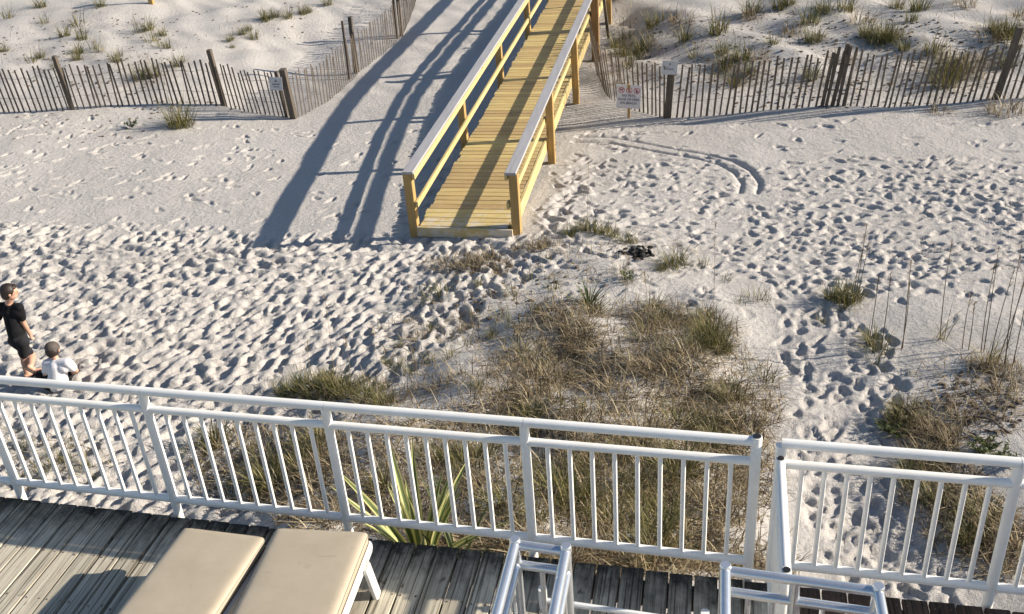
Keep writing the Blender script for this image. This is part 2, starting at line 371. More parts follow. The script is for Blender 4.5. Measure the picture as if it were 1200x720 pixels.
# dragged double track that curls round in front of the sign
def groove(pts, off, wd, dep):
    P = [G(*p) for p in pts]; Q = []
    for a, b in zip(P[:-1], P[1:]):
        for k in range(24): Q.append(a.lerp(b, k / 24))
    for i, q in enumerate(Q):
        t = (Q[min(i+3, len(Q)-1)] - Q[max(i-3, 0)]).normalized(); n = Vector((-t.y, t.x, 0)); q = q + n * off
        i0 = int((q.x - .3 - fx[0]) / DX); i1 = i0 + int(.6 / DX); j0 = int((q.y - .3 - fy[0]) / DX); j1 = j0 + int(.6 / DX)
        X = fx[i0:i1][None, :] - q.x; Y = fy[j0:j1][:, None] - q.y; r2 = (X * X + Y * Y) / wd ** 2
        tgt = -dep * np.exp(-r2); sub = HN[j0:j1, i0:i1]; np.minimum(sub, tgt + .012 * (r2 > .2) + .05 * (r2 > 2), out=sub)
trk = [(676,163),(715,163),(750,169),(790,177),(826,183),(852,190),(870,200),(880,213),(877,226)]
for o_ in (-.13, .13): groove(trk, o_, .065, .05)
allx = np.concatenate([gxl, fx, gxr]); ally = np.concatenate([gyl, fy, gyr])
XX, YY = np.meshgrid(allx, ally)
ZZ = hummock(XX, YY)
ax = np.clip(np.minimum(XX - fx[0], fx[-1] - XX) / 1.0, 0, 1) * np.clip(np.minimum(YY - fy[0], fy[-1] - YY) / .6, 0, 1)
pad = np.zeros_like(ZZ); pad[len(gyl):len(gyl)+len(fy), len(gxl):len(gxl)+len(fx)] = HN
ZZ += pad * np.clip(ax * 4, 0, 1)
# small ruffle beyond the fine patch
ZZ += (1 - np.clip(ax * 4, 0, 1)) * np.where(YY < 40, .02 * np.sin(XX * 5.3 + 2 * np.sin(YY * 2.1)) * np.sin(YY * 4.7 + XX), 0)
nx, ny = len(allx), len(ally)
me = bpy.data.meshes.new('sand'); V = np.stack([XX, YY, ZZ], -1).reshape(-1, 3).astype(np.float32)
idx = np.arange(nx * ny).reshape(ny, nx); Q = np.stack([idx[:-1, :-1], idx[:-1, 1:], idx[1:, 1:], idx[1:, :-1]], -1).reshape(-1, 4).astype(np.int32)
me.vertices.add(len(V)); me.vertices.foreach_set('co', V.ravel()); me.loops.add(Q.size); me.loops.foreach_set('vertex_index', Q.ravel())
me.polygons.add(len(Q)); me.polygons.foreach_set('loop_start', np.arange(0, Q.size, 4, dtype=np.int32)); me.polygons.foreach_set('loop_total', np.full(len(Q), 4, np.int32))
me.update(); me.polygons.foreach_set('use_smooth', [True] * len(Q)); me.materials.append(M['sand'])
sand = bpy.data.objects.new('sand', me); COL.objects.link(sand); sand['kind'] = 'structure'
def sz(x, y):
    """height of the built sand sheet"""
    i = int(np.clip(np.searchsorted(allx, x), 1, nx-1)); j = int(np.clip(np.searchsorted(ally, y), 1, ny-1)); return float(ZZ[j, i])
print('prints', N, 'sand verts', len(V))

# ------------------------------------------------------------------ boardwalk ramp
SL = .033; Y0 = 12.45
def dz(y): return .16 + SL * (y - Y0)
bw = empty('boardwalk', (-3.41, 12.4, 0)); tag(bw, 'new yellow pine boardwalk ramp with handrails leading across the dunes', 'boardwalk')
def child(mb, name, mat, parent, pivot, smooth=False, kind=None):
    """build mb (world coords) as a child whose origin sits at pivot"""
    pivot = Vector(pivot); mb.v = [tuple(Vector(v) - pivot) for v in mb.v]
    o = mb.build(name, mat, parent, smooth, None, kind); pl = Vector(parent.matrix_basis.translation) if parent else Vector()
    q = parent
    off = Vector()
    while q is not None: off += q.location; q = q.parent
    o.location = pivot - off; return o
y = 12.36; k = 0; YE = 33.0
while y < YE:
    m = MB(); wd = .1305 + random.uniform(-.002, .002); yc = y + wd / 2
    a = (-4.075 + random.gauss(0, .012), yc + random.gauss(0, .0015), dz(yc) - .019 + random.gauss(0, .0012)); b = (-2.778 + random.gauss(0, .006), yc + random.gauss(0, .0015), dz(yc) - .019 + random.gauss(0, .0012))
    m.prism(a, b, wd, .038, (0, -SL, 1), .005); child(m, 'plank', M['pine'], bw, ((a[0]+b[0])/2, yc, dz(yc) - .019)); y += .1455
m = MB(); m.prism((-4.10, 12.325, .085), (-2.70, 12.30, .075), .045, .15, (0,0,1)); child(m, 'end_board', M['pine'], bw, (-3.4, 12.31, .08))
for sx, top in ((-4.045, .145), (-3.4, .145), (-2.745, .10)):
    ys = 12.42
    while ys < YE:
        ye = min(ys + 4.8, YE); m = MB(); m.prism((sx, ys, dz(ys) - top), (sx, ye, dz(ye) - top), .040, .20); child(m, 'stringer', M['pine_rail'], bw, (sx, ys, dz(ys))); ys = ye + .004
PY = [12.40 + 3.25 * i for i in range(7)]
for side, px_, rx in ((-1, -4.165, -4.075), (1, -2.66, -2.75)):
    for i, py_ in enumerate(PY):
        zb = gz(px_, py_) - .5; zt = dz(py_) + .80
        m = MB(); m.prism((px_, py_, zb), (px_ + random.gauss(0, .006), py_, zt), .125, .125, (0, 1, 0), .006)
        p = child(m, 'post', M['pine_post'], bw, (px_, py_, zb))
        for dzb in (-.10, -.19):
            b_ = MB(); b_.tube([(px_ + side*.063, py_, dz(py_) + dzb), (px_ + side*.078, py_, dz(py_) + dzb)], .016, 8); child(b_, 'bolt', M['steel'], p, (px_ + side*.063, py_, dz(py_) + dzb), True)
    ys = 12.31
    ends = [12.31] + [v for v in PY[2::2]] + [YE]
    for a, b in zip(ends[:-1], ends[1:]):
        a += .002; b -= .002
        xc = px_ - side * .02
        m = MB(); m.prism((xc, a, dz(a) + .825), (xc, b, dz(b) + .825), .16, .038, (0,0,1), .006); child(m, 'handrail_cap', M['pine_cap'], bw, (xc, a, dz(a) + .825))
        a2 = max(a, 12.345)
        m = MB(); m.prism((rx - side*.0, a2, dz(a2) + .758), (rx, b, dz(b) + .758), .04, .09); child(m, 'upper_rail', M['pine_rail'], bw, (rx, a2, dz(a2) + .73))
        m = MB(); m.prism((rx, a2, dz(a2) + .335), (rx, b, dz(b) + .335), .04, .09); child(m, 'middle_rail', M['pine_rail'], bw, (rx, a2, dz(a2) + .39))

# ------------------------------------------------------------------ deck terrace
ZD = 1.44
def edge(x): return 4.615 - .038 * x
def raily(x): return 4.668 - .038 * x
dk = empty('wooden_deck', (-2, 4.6, ZD)); tag(dk, 'weathered grey board terrace under the beige loungers, boards running toward beach', 'deck')
x = -1.843 - .1525 * 30; screws = MB()
while x < 4.2:
    xc = x + .1525 / 2; ye = edge(xc) + random.gauss(0, .002); z0 = ZD - .0195 + random.gauss(0, .0015); L = 4.1
    m = MB(); ja = random.gauss(0, .0012)
    m.prism((xc + ja, ye - L, z0), (xc - ja, ye, z0 + random.gauss(0, .001)), .1415 + random.gauss(0, .0015), .039, (0,0,1), .005)
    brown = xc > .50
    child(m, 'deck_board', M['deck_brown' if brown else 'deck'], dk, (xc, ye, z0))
    for jy in np.arange(.055, L, .405):
        for s_ in (-.045, .045):
            screws.tube([(xc + s_ + random.gauss(0, .004), ye - jy - .35*0 + random.gauss(0, .006), z0 + .0185), (xc + s_, ye - jy, z0 + .0212)], .0058, 6)
    x += .1525
child(screws, 'screw_heads', M['piping'], dk, (0, 4.6, ZD), kind='stuff')
for i, xo in enumerate((0, .4, .8, 1.2, 1.6, 2.0, 2.4, 2.8, 3.2, 3.6)):
    m = MB(); m.prism((-6.6, edge(-6.6) - .07 - xo, ZD - .135), (4.3, edge(4.3) - .07 - xo, ZD - .135), .045, .185); child(m, 'joist', M['sub'], dk, (-1, edge(-1) - .07 - xo, ZD - .13))
for xo in (-6.2, -4.2, -2.2, -.2, 1.8, 4.0):
    m = MB(); yo = edge(xo) - .2; m.prism((xo, yo, gz(xo, yo) - .4), (xo, yo, ZD - .23), .14, .14, (0,1,0)); child(m, 'pile', M['sub'], dk, (xo, yo, 0))

# ------------------------------------------------------------------ white pipe railing
ZT, ZM, ZB = 2.48, 2.335, 1.56
def vpost(m, x, y, z0, z1, r=.031, n=16): m.tube([(x, y, z0), (x, y, z1)], r, n)
def railing(name, label, xs, yf, base, mat, first_open=False, last_open=False, bal=9, zlow=1.25):
    root = empty(name, base); tag(root, label, 'railing')
    P = lambda x, z: (x, yf(x), z)
    for i, x in enumerate(xs):
        m = MB(); top = ZT + .035 if (i == 0 and first_open) or (i == len(xs)-1 and last_open) else ZT - .012
        vpost(m, x, yf(x), zlow, top); po = child(m, 'post', mat, root, P(x, zlow), True)
        if top > ZT:
            m = MB(); m.tube([P(x, top + .001), P(x, top + .005)], .024, 14); child(m, 'dark_tube_end', M['black'], po, P(x, top), True)  # black disc paints the dark inside of the open post top
        m = MB(); m.prism(P(x, zlow - .02) , P(x, zlow + .12), .085, .012, (0,1,0)); child(m, 'mounting_plate', mat, po, P(x, zlow))
    for a, b in zip(xs[:-1], xs[1:]):
        s = .0015
        m = MB(); m.tube([P(a + s, ZT), P(b - s, ZT)], .030, 16); child(m, 'top_rail', mat, root, P(a, ZT), True)
        m = MB(); m.tube([P(a + .02, ZM), P(b - .02, ZM)], .027, 16); child(m, 'middle_rail', mat, root, P(a, ZM), True)
        m = MB(); m.tube([P(a + .02, ZB), P(b - .02, ZB)], .029, 16); child(m, 'bottom_rail', mat, root, P(a, ZB), True)
        for k in range(1, bal + 1):
            x = a + (b - a) * k / (bal + 1)
            m = MB(); m.tube([P(x, ZB), P(x, ZM)], .0148, 10, False); child(m, 'baluster', mat, root, P(x, ZB), True)
    return root
railing('pipe_railing', 'long white pipe railing running along the grey deck edge', [-6.25, -4.95, -3.645, -2.34, -1.05, .315], raily, (-2.3, raily(-2.3), ZD), M['white'], last_open=True)
railing('pipe_railing', 'shorter white pipe railing in front of the trodden sand path', [.452, 1.70, 2.95, 4.2], raily, (1.7, raily(1.7), ZD), M['white'])
# gate swung open towards the house
gt = empty('gate', (.45, 4.6, ZD)); tag(gt, 'narrow white pipe gate swung open, seen edge on beside railing gap', 'gate')
gx = lambda y: .448 - (4.58 - y) * .015
gy0, gy1 = 4.575, 3.70
for y_ in (gy0, gy1):
    m = MB(); vpost(m, gx(y_), y_, ZD + .06, 2.43, .026); po = child(m, 'gate_post', M['white'], gt, (gx(y_), y_, ZD + .06), True)
    m = MB(); m.tube([(gx(y_), y_, 2.431), (gx(y_), y_, 2.436)], .019, 12); child(m, 'dark_tube_end', M['black'], po, (gx(y_), y_, 2.43), True)  # black disc over the stile top
for z_ in (2.40, 2.26, 1.56):
    m = MB(); m.tube([(gx(gy0) , gy0 - .02, z_), (gx(gy1), gy1 + .02, z_)], .026, 14); child(m, 'gate_rail', M['white'], gt, (gx(gy0), gy0, z_), True)
for k in range(1, 8):
    y_ = gy0 + (gy1 - gy0) * k / 8; m = MB(); m.tube([(gx(y_), y_, 1.56), (gx(y_), y_, 2.26)], .0148, 10, False); child(m, 'baluster', M['white'], gt, (gx(y_), y_, 1.56), True)
for z_ in (2.30, 1.66):
    m = MB(); m.tube([(gx(gy0) + .005, gy0 + .035, z_ - .04), (gx(gy0) + .005, gy0 + .035, z_ + .04)], .013, 10); child(m, 'hinge', M['piping'], gt, (gx(gy0), gy0 + .03, z_), True)
m = MB(); m.prism((gx(gy1) , gy1 - .026, 2.02), (gx(gy1) + .02, gy1 - .06, 2.05), .03, .05); child(m, 'latch', M['piping'], gt, (gx(gy1), gy1, 2.02))
# two aluminium railings that end over the deck
def u_rail(label, xa, xb, ya, yb, nb, mid, y_end=.9):
    root = empty('stair_railing', ((xa + xb) / 2, ya, ZD)); tag(root, label, 'railing'); A = M['alu']
    def rail(name, p, q, r): m = MB(); m.tube([p, q], r, 16); child(m, name, A, root, p, True)
    for x, y in ((xa, ya), (xb, yb)):
        m = MB(); m.tube([(x, y, ZD), (x, y, 2.468)], .027, 16); m.tube([(x, y, 2.466), (x, y, 2.495), (x, y, 2.503)], [.029, .029, .024], 16); child(m, 'post', A, root, (x, y, ZD), True)
        m = MB(); m.tube([(x, y, ZD), (x, y, ZD + .012)], .06, 16); child(m, 'foot_plate', A, root, (x, y, ZD), True)
        rail('top_rail', (x, y - .01, 2.468), (x, y_end, 2.468), .0265); rail('middle_rail', (x, y - .02, 2.325), (x, y_end, 2.325), .0245); rail('bottom_rail', (x, y - .02, 1.56), (x, y_end, 1.56), .025)
        for k in range(1, 22):
            yy = y - k * .125
            if yy > y_end + .05:
                m = MB(); m.tube([(x, yy, 1.56), (x, yy, 2.325)], .014, 8, False); child(m, 'baluster', A, root, (x, yy, 1.56), True)
        m = MB(); vpost(m, x, y_end, ZD, 2.47, .027); child(m, 'post', A, root, (x, y_end, ZD), True)
    lerp = lambda t: (xa + (xb - xa) * t, ya + (yb - ya) * t)
    for z_, r, nm in ((2.462, .0255, 'top_rail'), (2.325, .0245, 'middle_rail'), (1.56, .025, 'bottom_rail')):
        rail(nm, (*lerp(.02), z_), (*lerp(.98), z_), r)
    for k in range(1, nb + 1):
        p = lerp(k / (nb + 1)); m = MB(); m.tube([(*p, 1.56), (*p, 2.325)], .014, 8, False); child(m, 'baluster', A, root, (*p, 1.56), True)
    if mid:
        p = lerp(.47); m = MB(); m.tube([(*p, ZD), (*p, 2.455)], .026, 14); child(m, 'post', A, root, (*p, ZD), True)
u_rail('narrow shiny aluminium railing end standing on grey deck boards', -.916, -.649, 3.69, 3.67, 1, False)
u_rail('wide shiny aluminium railing end in front of the open white gate', .139, .84, 3.63, 3.575, 5, True)
# low white bar behind the narrow aluminium railing
st = empty('footstool', (-.6, 4.1, ZD)); tag(st, 'low white resin stool frame on deck behind narrow aluminium railing', 'stool')
for (x0, y0, x1, y1) in ((-.89, 4.235, .05, 4.165), (-.92, 3.80, .02, 3.73)):
    m = MB(); m.prism((x0, y0, 1.505), (x1, y1, 1.505), .035, .03, (0,0,1), .008); child(m, 'side_bar', M['plastic'], st, (x0, y0, 1.5))
for (x0, y0) in ((-.905, 4.236), (.06, 4.165), (-.935, 3.80), (.03, 3.73)):
    m = MB(); m.prism((x0, y0, ZD), (x0, y0, 1.60), .05, .055, (0,1,0), .012); child(m, 'leg', M['plastic'], st, (x0, y0, ZD))

# ------------------------------------------------------------------ sun loungers
def cushion_mesh(w, L, th):
    """rounded, slightly puffed slab: x across, y along, top at z=0"""
    nx_, ny_ = 22, 34; m = MB(); r = .045; vs = []
    def prof(u, half):     # inset near the borders
        d = half - abs(u); return 1 - math.sqrt(max(0, 1 - min(1, max(0, (r - d) / r)) ** 2)) if d < r else 0
    us = [(-1 + 2 * i / nx_) for i in range(nx_ + 1)]; vsl = [(-1 + 2 * j / ny_) for j in range(ny_ + 1)]
    sp = lambda t: math.copysign(1 - (1 - abs(t)) ** 1.7, t)
    for top in (1, -1):
        for j in vsl:
            for i in us:
                x = sp(i) * w / 2; y = sp(j) * L / 2
                # round the plan corners
                cx = max(0, abs(x) - (w / 2 - .05)); cy = max(0, abs(y) - (L / 2 - .05)); dd = math.hypot(cx, cy)
                if dd > .05: x -= math.copysign(cx * (1 - .05 / dd), x); y -= math.copysign(cy * (1 - .05 / dd), y)
                e = max(prof(x, w / 2), prof(y, L / 2)); puff = .012 * (1 - abs(i) ** 3) * (1 - abs(j) ** 3)
                vs.append((x, y, -th / 2 + top * (th / 2 * (1 - .62 * e) + (puff if top > 0 else 0))))
    n1 = (nx_ + 1) * (ny_ + 1); fs = []
    for t in (0, 1):
        for j in range(ny_):
            for i in range(nx_):
                a = t * n1 + j * (nx_ + 1) + i; q = (a, a + 1, a + nx_ + 2, a + nx_ + 1); fs.append(q if t == 0 else q[::-1])
    ring = [i for i in range(nx_ + 1)] + [j * (nx_ + 1) + nx_ for j in range(1, ny_ + 1)] + [ny_ * (nx_ + 1) + i for i in range(nx_ - 1, -1, -1)] + [j * (nx_ + 1) for j in range(ny_ - 1, 0, -1)]
    for k in range(len(ring)):
        a, b = ring[k], ring[(k + 1) % len(ring)]; fs.append((b, a, a + n1, b + n1))
    m.add(vs, fs); return m, ring, vs
d0 = Vector(RW @ np.array([627 - CX, 65 - CY, F])).normalized()       # direction along the cushion, away from the house
def lounger(label, pl, pr, zc, yaw):
    A = Vector(at_z(*pl, zc)); B = Vector(at_z(*pr, zc)); w = (B - A).length; mid = (A + B) / 2
    pitch = math.radians(-1.5); print('lounger', w, math.degrees(math.atan2((B - A).y, (B - A).x)))
    root = empty('sun_lounger', (mid.x, mid.y, ZD), yaw); tag(root, label, 'sun lounger', 'beige loungers side by side on the deck')
    L = 1.05; th = .085
    rot = Matrix.Rotation(pitch, 3, 'X')
    top = Vector((0, 0, zc - ZD))                          # far end of cushion, root coordinates
    def inc(x, y, z): return top + rot @ Vector((x, y, z))
    m, ring, vs = cushion_mesh(w, L, th)
    cu = m.build('cushion', M['fabric'], root, 'all'); cu.rotation_euler = (pitch, 0, 0); cu.location = inc(0, -L / 2, -.012)
    for zz in (-.018, -th + .018):
        pts = []
        for k in ring:
            x, y, _ = vs[k]; s = 1.001
            pts.append((x * s, y * s, zz))
        mm = MB(); mm.tube(pts + [pts[0]], .0035, 5, False); pi = mm.build('piping', M['piping'] if zz < -.05 else M['fabric'], cu, True)
    # second cushion: raised back, nearer the house
    m, ring, vs = cushion_mesh(w, .66, th); cb = m.build('back_cushion', M['fabric'], root, 'all')
    p2 = inc(0, -L, -.012); a2 = math.radians(-42); cb.rotation_euler = (a2, 0, 0); cb.location = p2 + Matrix.Rotation(a2, 3, 'X') @ Vector((0, -.335, -.0))
    # frame
    for sx in (-1, 1):
        x = sx * (w / 2 - .015); mm = MB(); mm.prism(inc(x, -.02, -th - .05), inc(x, -L - .1, -th - .05), .045, .075, (0,0,1), .012); mm.build('side_rail', M['plastic'], root, True)
        e = inc(x, -.20, -th - .06); mm = MB(); mm.prism(e + Vector((sx*.035, 0, .03)), (x + sx * .06, e.y + .03, .0), .038, .075, (0,1,0), .01); mm.build('leg', M['plastic'], root, True)
        e = inc(x, -L - .05, -th - .06); mm = MB(); mm.prism(e + Vector((sx*.035, 0, .02)), (x + sx * .05, e.y - .06, .0), .034, .065, (0,1,0), .01); mm.build('leg', M['plastic'], root, True)
        mm = MB(); pb = inc(x, -L, -th - .05); R2 = Matrix.Rotation(a2, 3, 'X'); mm.prism(pb, pb + R2 @ Vector((0, -.66, 0)), .04, .06, (0,0,1), .01); mm.build('back_rail', M['plastic'], root, True)
    for k in range(9):
        yy = -.06 - k * .12; mm = MB(); mm.prism(inc(-w/2 + .012, yy, -th - .025), inc(w/2 - .012, yy, -th - .025), .07, .022, (0,0,1), .005); mm.build('slat', M['plastic'], root)
    for sx in (-1, 1):
        mm = MB(); mm.prism(inc(-w/2 + .03, -.05, -th - .10), inc(w/2 - .03, -.05, -th - .10), .03, .17, (0,0,1), .008); (mm.build('shade_board', M['plastic'], root) if sx == 1 else None)  # added board, blocks the sun that would pass under the cushion
        mm = MB(); e = inc(sx * (w/2 - .015), -.02, -th - .05); mm.sphere(e, (.026, .05, .04), 10, 8); mm.build('frame_end', M['plastic'], root, True)
    return root
lounger('beige cushioned lounger whose shadow falls on the bare deck boards', (215, 614), (311, 627), 1.83, math.radians(-2.6))
lounger('beige cushioned lounger with its white splayed leg showing beside bare boards', (324, 613), (431, 623), 1.83, math.radians(3.0))

# ------------------------------------------------------------------ picket sand fences
def fence_run(name, label, pts, spacing, h, posts, mat, lean=.10, group=None, pmat='picket', tilt=0):
    """pts: ground polyline; posts: list of (t 0..1 along, height, width, lean_x)"""
    root = empty(name, pts[0]); tag(root, label, 'fence', group)
    seg = [(b - a).length for a, b in zip(pts[:-1], pts[1:])]; tot = sum(seg)
    def P(d):
        d = min(max(d, 0), tot - 1e-4)
        for (a, b), s in zip(zip(pts[:-1], pts[1:]), seg):
            if d <= s: q = a.lerp(b, d / s); t = (b - a).normalized(); return q, t
            d -= s
    d = 0.; tops = []; mids = []
    while d < tot:
        q, t = P(d); z = sz(q.x, q.y); hh = h + random.gauss(0, .035); t2 = Vector((t.x, t.y, 0)).normalized(); n = Vector((t2.y, -t2.x, 0))
        if n.y > 0 and abs(n.y) > .5: n = -n
        ln = lean + random.gauss(0, .018); side = random.gauss(tilt, .024)
        a = Vector((q.x, q.y, z - .06)); b = Vector((q.x, q.y, z)) + n * ln * hh + t2 * side * hh + Vector((0, 0, hh))
        m = MB(); m.prism(a, b, .036 + random.gauss(0, .003), .010, n, .002); child(m, 'picket', mat, root, a)
        tops.append(a.lerp(b, .80) + n * .012); mids.append(a.lerp(b, .36) + n * .012)
        d += spacing + random.gauss(0, .012)
    for ppx, ppy, ph, pw, lx in posts:
        q = G(ppx, ppy); _, t = min((P(tot * k / 200) for k in range(201)), key=lambda v: (v[0] - q).length); z = sz(q.x, q.y); t2 = Vector((t.x, t.y, 0)).normalized(); n = Vector((t2.y, -t2.x, 0))
        if n.y > 0 and abs(n.y) > .5: n = -n
        a = Vector((q.x, q.y, z - .3)) - n * .06; b = Vector((q.x, q.y, z + ph)) - n * .06 + n * (lean * .9 * ph) + t2 * lx
        m = MB(); m.prism(a, b, pw, pw, (0,1,0), .006); child(m, 'post', M[pmat], root, a)
    for nm, line in (('wire', tops), ('wire', mids)):
        m = MB(); m.tube(line, .0035, 4, False); child(m, nm, M['wire'], root, line[0])
    return root
gp = lambda L: [G(*p) for p in L]
fence_run('picket_fence', 'weathered brown picket sand fence facing the open sand, big tuft at its foot', gp([(-60,131),(0,132),(85,129),(175,122),(213,122),(262,125),(300,133),(345,138)]), .118, .98,
          [(-25,131,1.15,.09,0),(84,129,1.2,.085,0),(262,125,1.25,.095,0),(335,137,1.0,.07,.0),(343,139,1.08,.13,.02)], M['picket'], .12)
fence_run('picket_fence', 'weathered picket sand fence running off along the boardwalk shadow', gp([(346,139),(385,118),(420,86),(450,62),(472,42),(486,8),(494,-25)]), .125, .92,
          [(412,92,1.35,.05,0),(420,86,1.3,.09,.04),(468,45,1.2,.06,0),(473,42,1.15,.09,0)], M['picket'], .03)
fence_run('picket_fence', 'weathered picket sand fence in front of the grassy dune, sign before it', gp([(697,52),(700,88),(716,116),(742,130),(780,138),(850,134),(925,128),(975,125),(1040,126),(1100,122),(1170,116),(1260,112)]), .108, 1.0,
          [(712,46,1.5,.07,0),(781,138,.92,.13,.08),(966,127,1.1,.05,.15),(973,126,1.15,.065,.18),(985,126,1.1,.045,.18),(979,126,1.12,.05,.16),(962,127,1.0,.05,.12),(1166,117,1.28,.10,.16)], M['picket_pale'], .14, tilt=.09)
p0 = G(699, 72); pr = empty('wooden_post', p0); tag(pr, 'tall brown timber post beside the boardwalk where the fence starts', 'post')
m = MB(); m.prism((p0.x, p0.y, p0.z - .4), (p0.x, p0.y, p0.z + 1.9), .15, .15, (0,1,0), .008); child(m, 'shaft', M['brown_post'], pr, p0)
m = MB(); m.prism((p0.x, p0.y, p0.z + 1.9), (p0.x, p0.y, p0.z + 1.93), .17, .17, (0,1,0), .008); child(m, 'post_cap', M['brown_post'], pr, p0)
for (px, py, lab) in ((178, 5, 'short yellow pine post standing alone on the far dune'),):
    q = G(px, py); r_o = empty('wooden_post', q); tag(r_o, lab, 'post')
    m = MB(); m.prism((q.x, q.y, q.z - .3), (q.x, q.y, q.z + 1.0), .13, .13, (0,1,0), .006); child(m, 'shaft', M['pine_post'], r_o, q)
    m = MB(); m.prism((q.x, q.y, q.z + 1.0), (q.x, q.y, q.z + 1.03), .16, .16, (0,1,0), .006); child(m, 'post_cap', M['pine_post'], r_o, q)

# ------------------------------------------------------------------ signs
def text_mesh(body, size):
    c = bpy.data.curves.new('t', 'FONT'); c.body = body; c.size = size; c.align_x = 'CENTER'; c.align_y = 'CENTER'; c.extrude = .0008; c.offset = .0012; c.space_line = .95; c.resolution_u = 3
    o = bpy.data.objects.new('t', c); COL.objects.link(o); dg = bpy.context.evaluated_depsgraph_get(); me = bpy.data.meshes.new_from_object(o.evaluated_get(dg)); bpy.data.objects.remove(o); return me
def ring_mesh(m, cx, cz, r, wd, y):
    n = 28
    for k in range(n):
        a, b = 2*math.pi*k/n, 2*math.pi*(k+1)/n
        m.add([(cx + rr*math.cos(t), y, cz + rr*math.sin(t)) for t in (a, b) for rr in (r, r - wd)], [(0, 2, 3, 1)])
    s = math.sqrt(.5); m.add([(cx - s*r + .5*wd*s, y - .001, cz + s*r + .5*wd*s), (cx - s*r - .5*wd*s, y - .001, cz + s*r - .5*wd*s), (cx + s*r - .5*wd*s, y - .001, cz - s*r - .5*wd*s), (cx + s*r + .5*wd*s, y - .001, cz - s*r + .5*wd*s)], [(0,1,2,3)])
q = G(737, 139); sg = empty('beach_sign', q, .06); tag(sg, 'white notice board with three red prohibition circles on wooden stake', 'sign')
m = MB(); m.prism((0, .03, -.3), (0, .03, .64), .05, .05, (0,1,0), .005); m.build('stake', M['pine_post'], sg)
bd = empty('tmp'); bpy.data.objects.remove(bd)
m = MB(); m.prism((-.22, 0, 0), (.22, 0, 0), .008, .43, (0,0,1), .002); brd = m.build('board', M['sign_face'], sg); brd.location = (0, -.003, .42); brd.rotation_euler = (math.radians(-6), math.radians(5), 0)
m = MB(); dkm = MB()
for i, cx in enumerate((-.14, 0, .14)):
    ring_mesh(m, cx, .115, .056, .011, -.0065)
    if i == 0:   # dog
        for q_ in ([(-.03,.0),(.02,.0),(.02,.02),(-.03,.02)], [(-.028,-.025),(-.018,-.025),(-.018,.0),(-.028,.0)], [(.01,-.025),(.02,-.025),(.02,0),(.01,0)], [(.015,.012),(.036,.018),(.034,.032),(.016,.032)], [(-.038,.018),(-.03,.012),(-.026,.02),(-.036,.034)]): dkm.add([(cx+a, -.0055, .115+b) for a, b in q_], [(0,1,2,3)])
    if i == 1:   # bottle
        dkm.add([(cx+a, -.0055, .115+b) for a, b in ((-.012,-.034),(.012,-.034),(.012,.006),(.005,.016),(.005,.034),(-.005,.034),(-.005,.016),(-.012,.006))], [tuple(range(8))])
    if i == 2:   # flame
        dkm.add([(cx+a, -.0055, .115+b) for a, b in ((-.014,-.034),(.014,-.034),(.022,-.012),(.014,.008),(.008,-.002),(.002,.036),(-.012,.012),(-.022,-.008))], [tuple(range(8))])
m.build('prohibition_rings', M['sign_red'], brd); dkm.build('pictograms', M['sign_dark'], brd)
for i, ln in enumerate(('NO PETS,', 'GLASS OR FIRES', 'ON BEACH')):
    tm = text_mesh(ln, .062 if i != 1 else .056); tm.materials.append(M['sign_dark']); o = link('lettering', tm, brd); o.location = (0, -.006, .015 - i * .068); o.rotation_euler = (math.pi/2, 0, 0)
def small_sign(px, py, yo, label, w_, h_):
    b = G(px, py); root = empty('notice', (b.x, b.y + yo, b.z)); tag(root, label, 'sign')
    m = MB(); m.prism((-w_/2, 0, 0), (w_/2, 0, 0), .008, h_, (0,0,1), .002); o = m.build('board', M['sign_grey'], root); return root, o
r1, o1 = small_sign(338, 138, -.18, 'small grey notice nailed to the fence corner post', .27, .27); o1.location = (-.03, -.05, .80); o1.rotation_euler = (math.radians(-5), math.radians(4), .1)
m = MB(); m.add([(-.03,-.006,.04),(.03,-.006,.04),(0,-.006,.09)], [(0,1,2)]); m.add([(-.08,-.006,-.02),(.08,-.006,-.02),(.08,-.006,.0),(-.08,-.006,.0)], [(0,1,2,3)]); m.add([(-.06,-.006,-.07),(.06,-.006,-.07),(.06,-.006,-.055),(-.06,-.006,-.055)], [(0,1,2,3)]); m.build('printed_marks', M['sign_dark'], o1)
r2, o2 = small_sign(782, 138, -.14, 'small pale notice on fence post behind the beach sign', .27, .24); o2.location = (.04, -.02, .98); o2.rotation_euler = (math.radians(-8), math.radians(4), 0)
m = MB(); m.add([(-.02,-.006,.05),(.02,-.006,.05),(0,-.006,.09)], [(0,1,2)]); m.add([(-.07,-.006,-.03),(.07,-.006,-.03),(.07,-.006,-.015),(-.07,-.006,-.015)], [(0,1,2,3)]); m.build('printed_marks', M['sign_dark'], o2)

# ------------------------------------------------------------------ people
def capsule_chain(m, pts, n=12):
    """pts: (pos, radius); balls plus tapered tubes"""
    for (a, ra), (b, rb) in zip(pts[:-1], pts[1:]):
        if (Vector(b) - Vector(a)).length > 1e-4: m.tube([a, b], [ra, rb], n)
    for a, ra in pts: m.sphere(a, ra, n, 8)
def remesh(m, name, mat, parent, vox=.007, it=4):
    me = m.mesh(name); o = bpy.data.objects.new(name, me); COL.objects.link(o)
    r = o.modifiers.new('r', 'REMESH'); r.mode = 'VOXEL'; r.voxel_size = vox
    s = o.modifiers.new('s', 'SMOOTH'); s.factor = .5; s.iterations = it
    dg = bpy.context.evaluated_depsgraph_get(); me2 = bpy.data.meshes.new_from_object(o.evaluated_get(dg)); bpy.data.objects.remove(o)
    me2.materials.clear(); me2.materials.append(mat); me2.name = name
    return link(name, me2, parent, 'all')
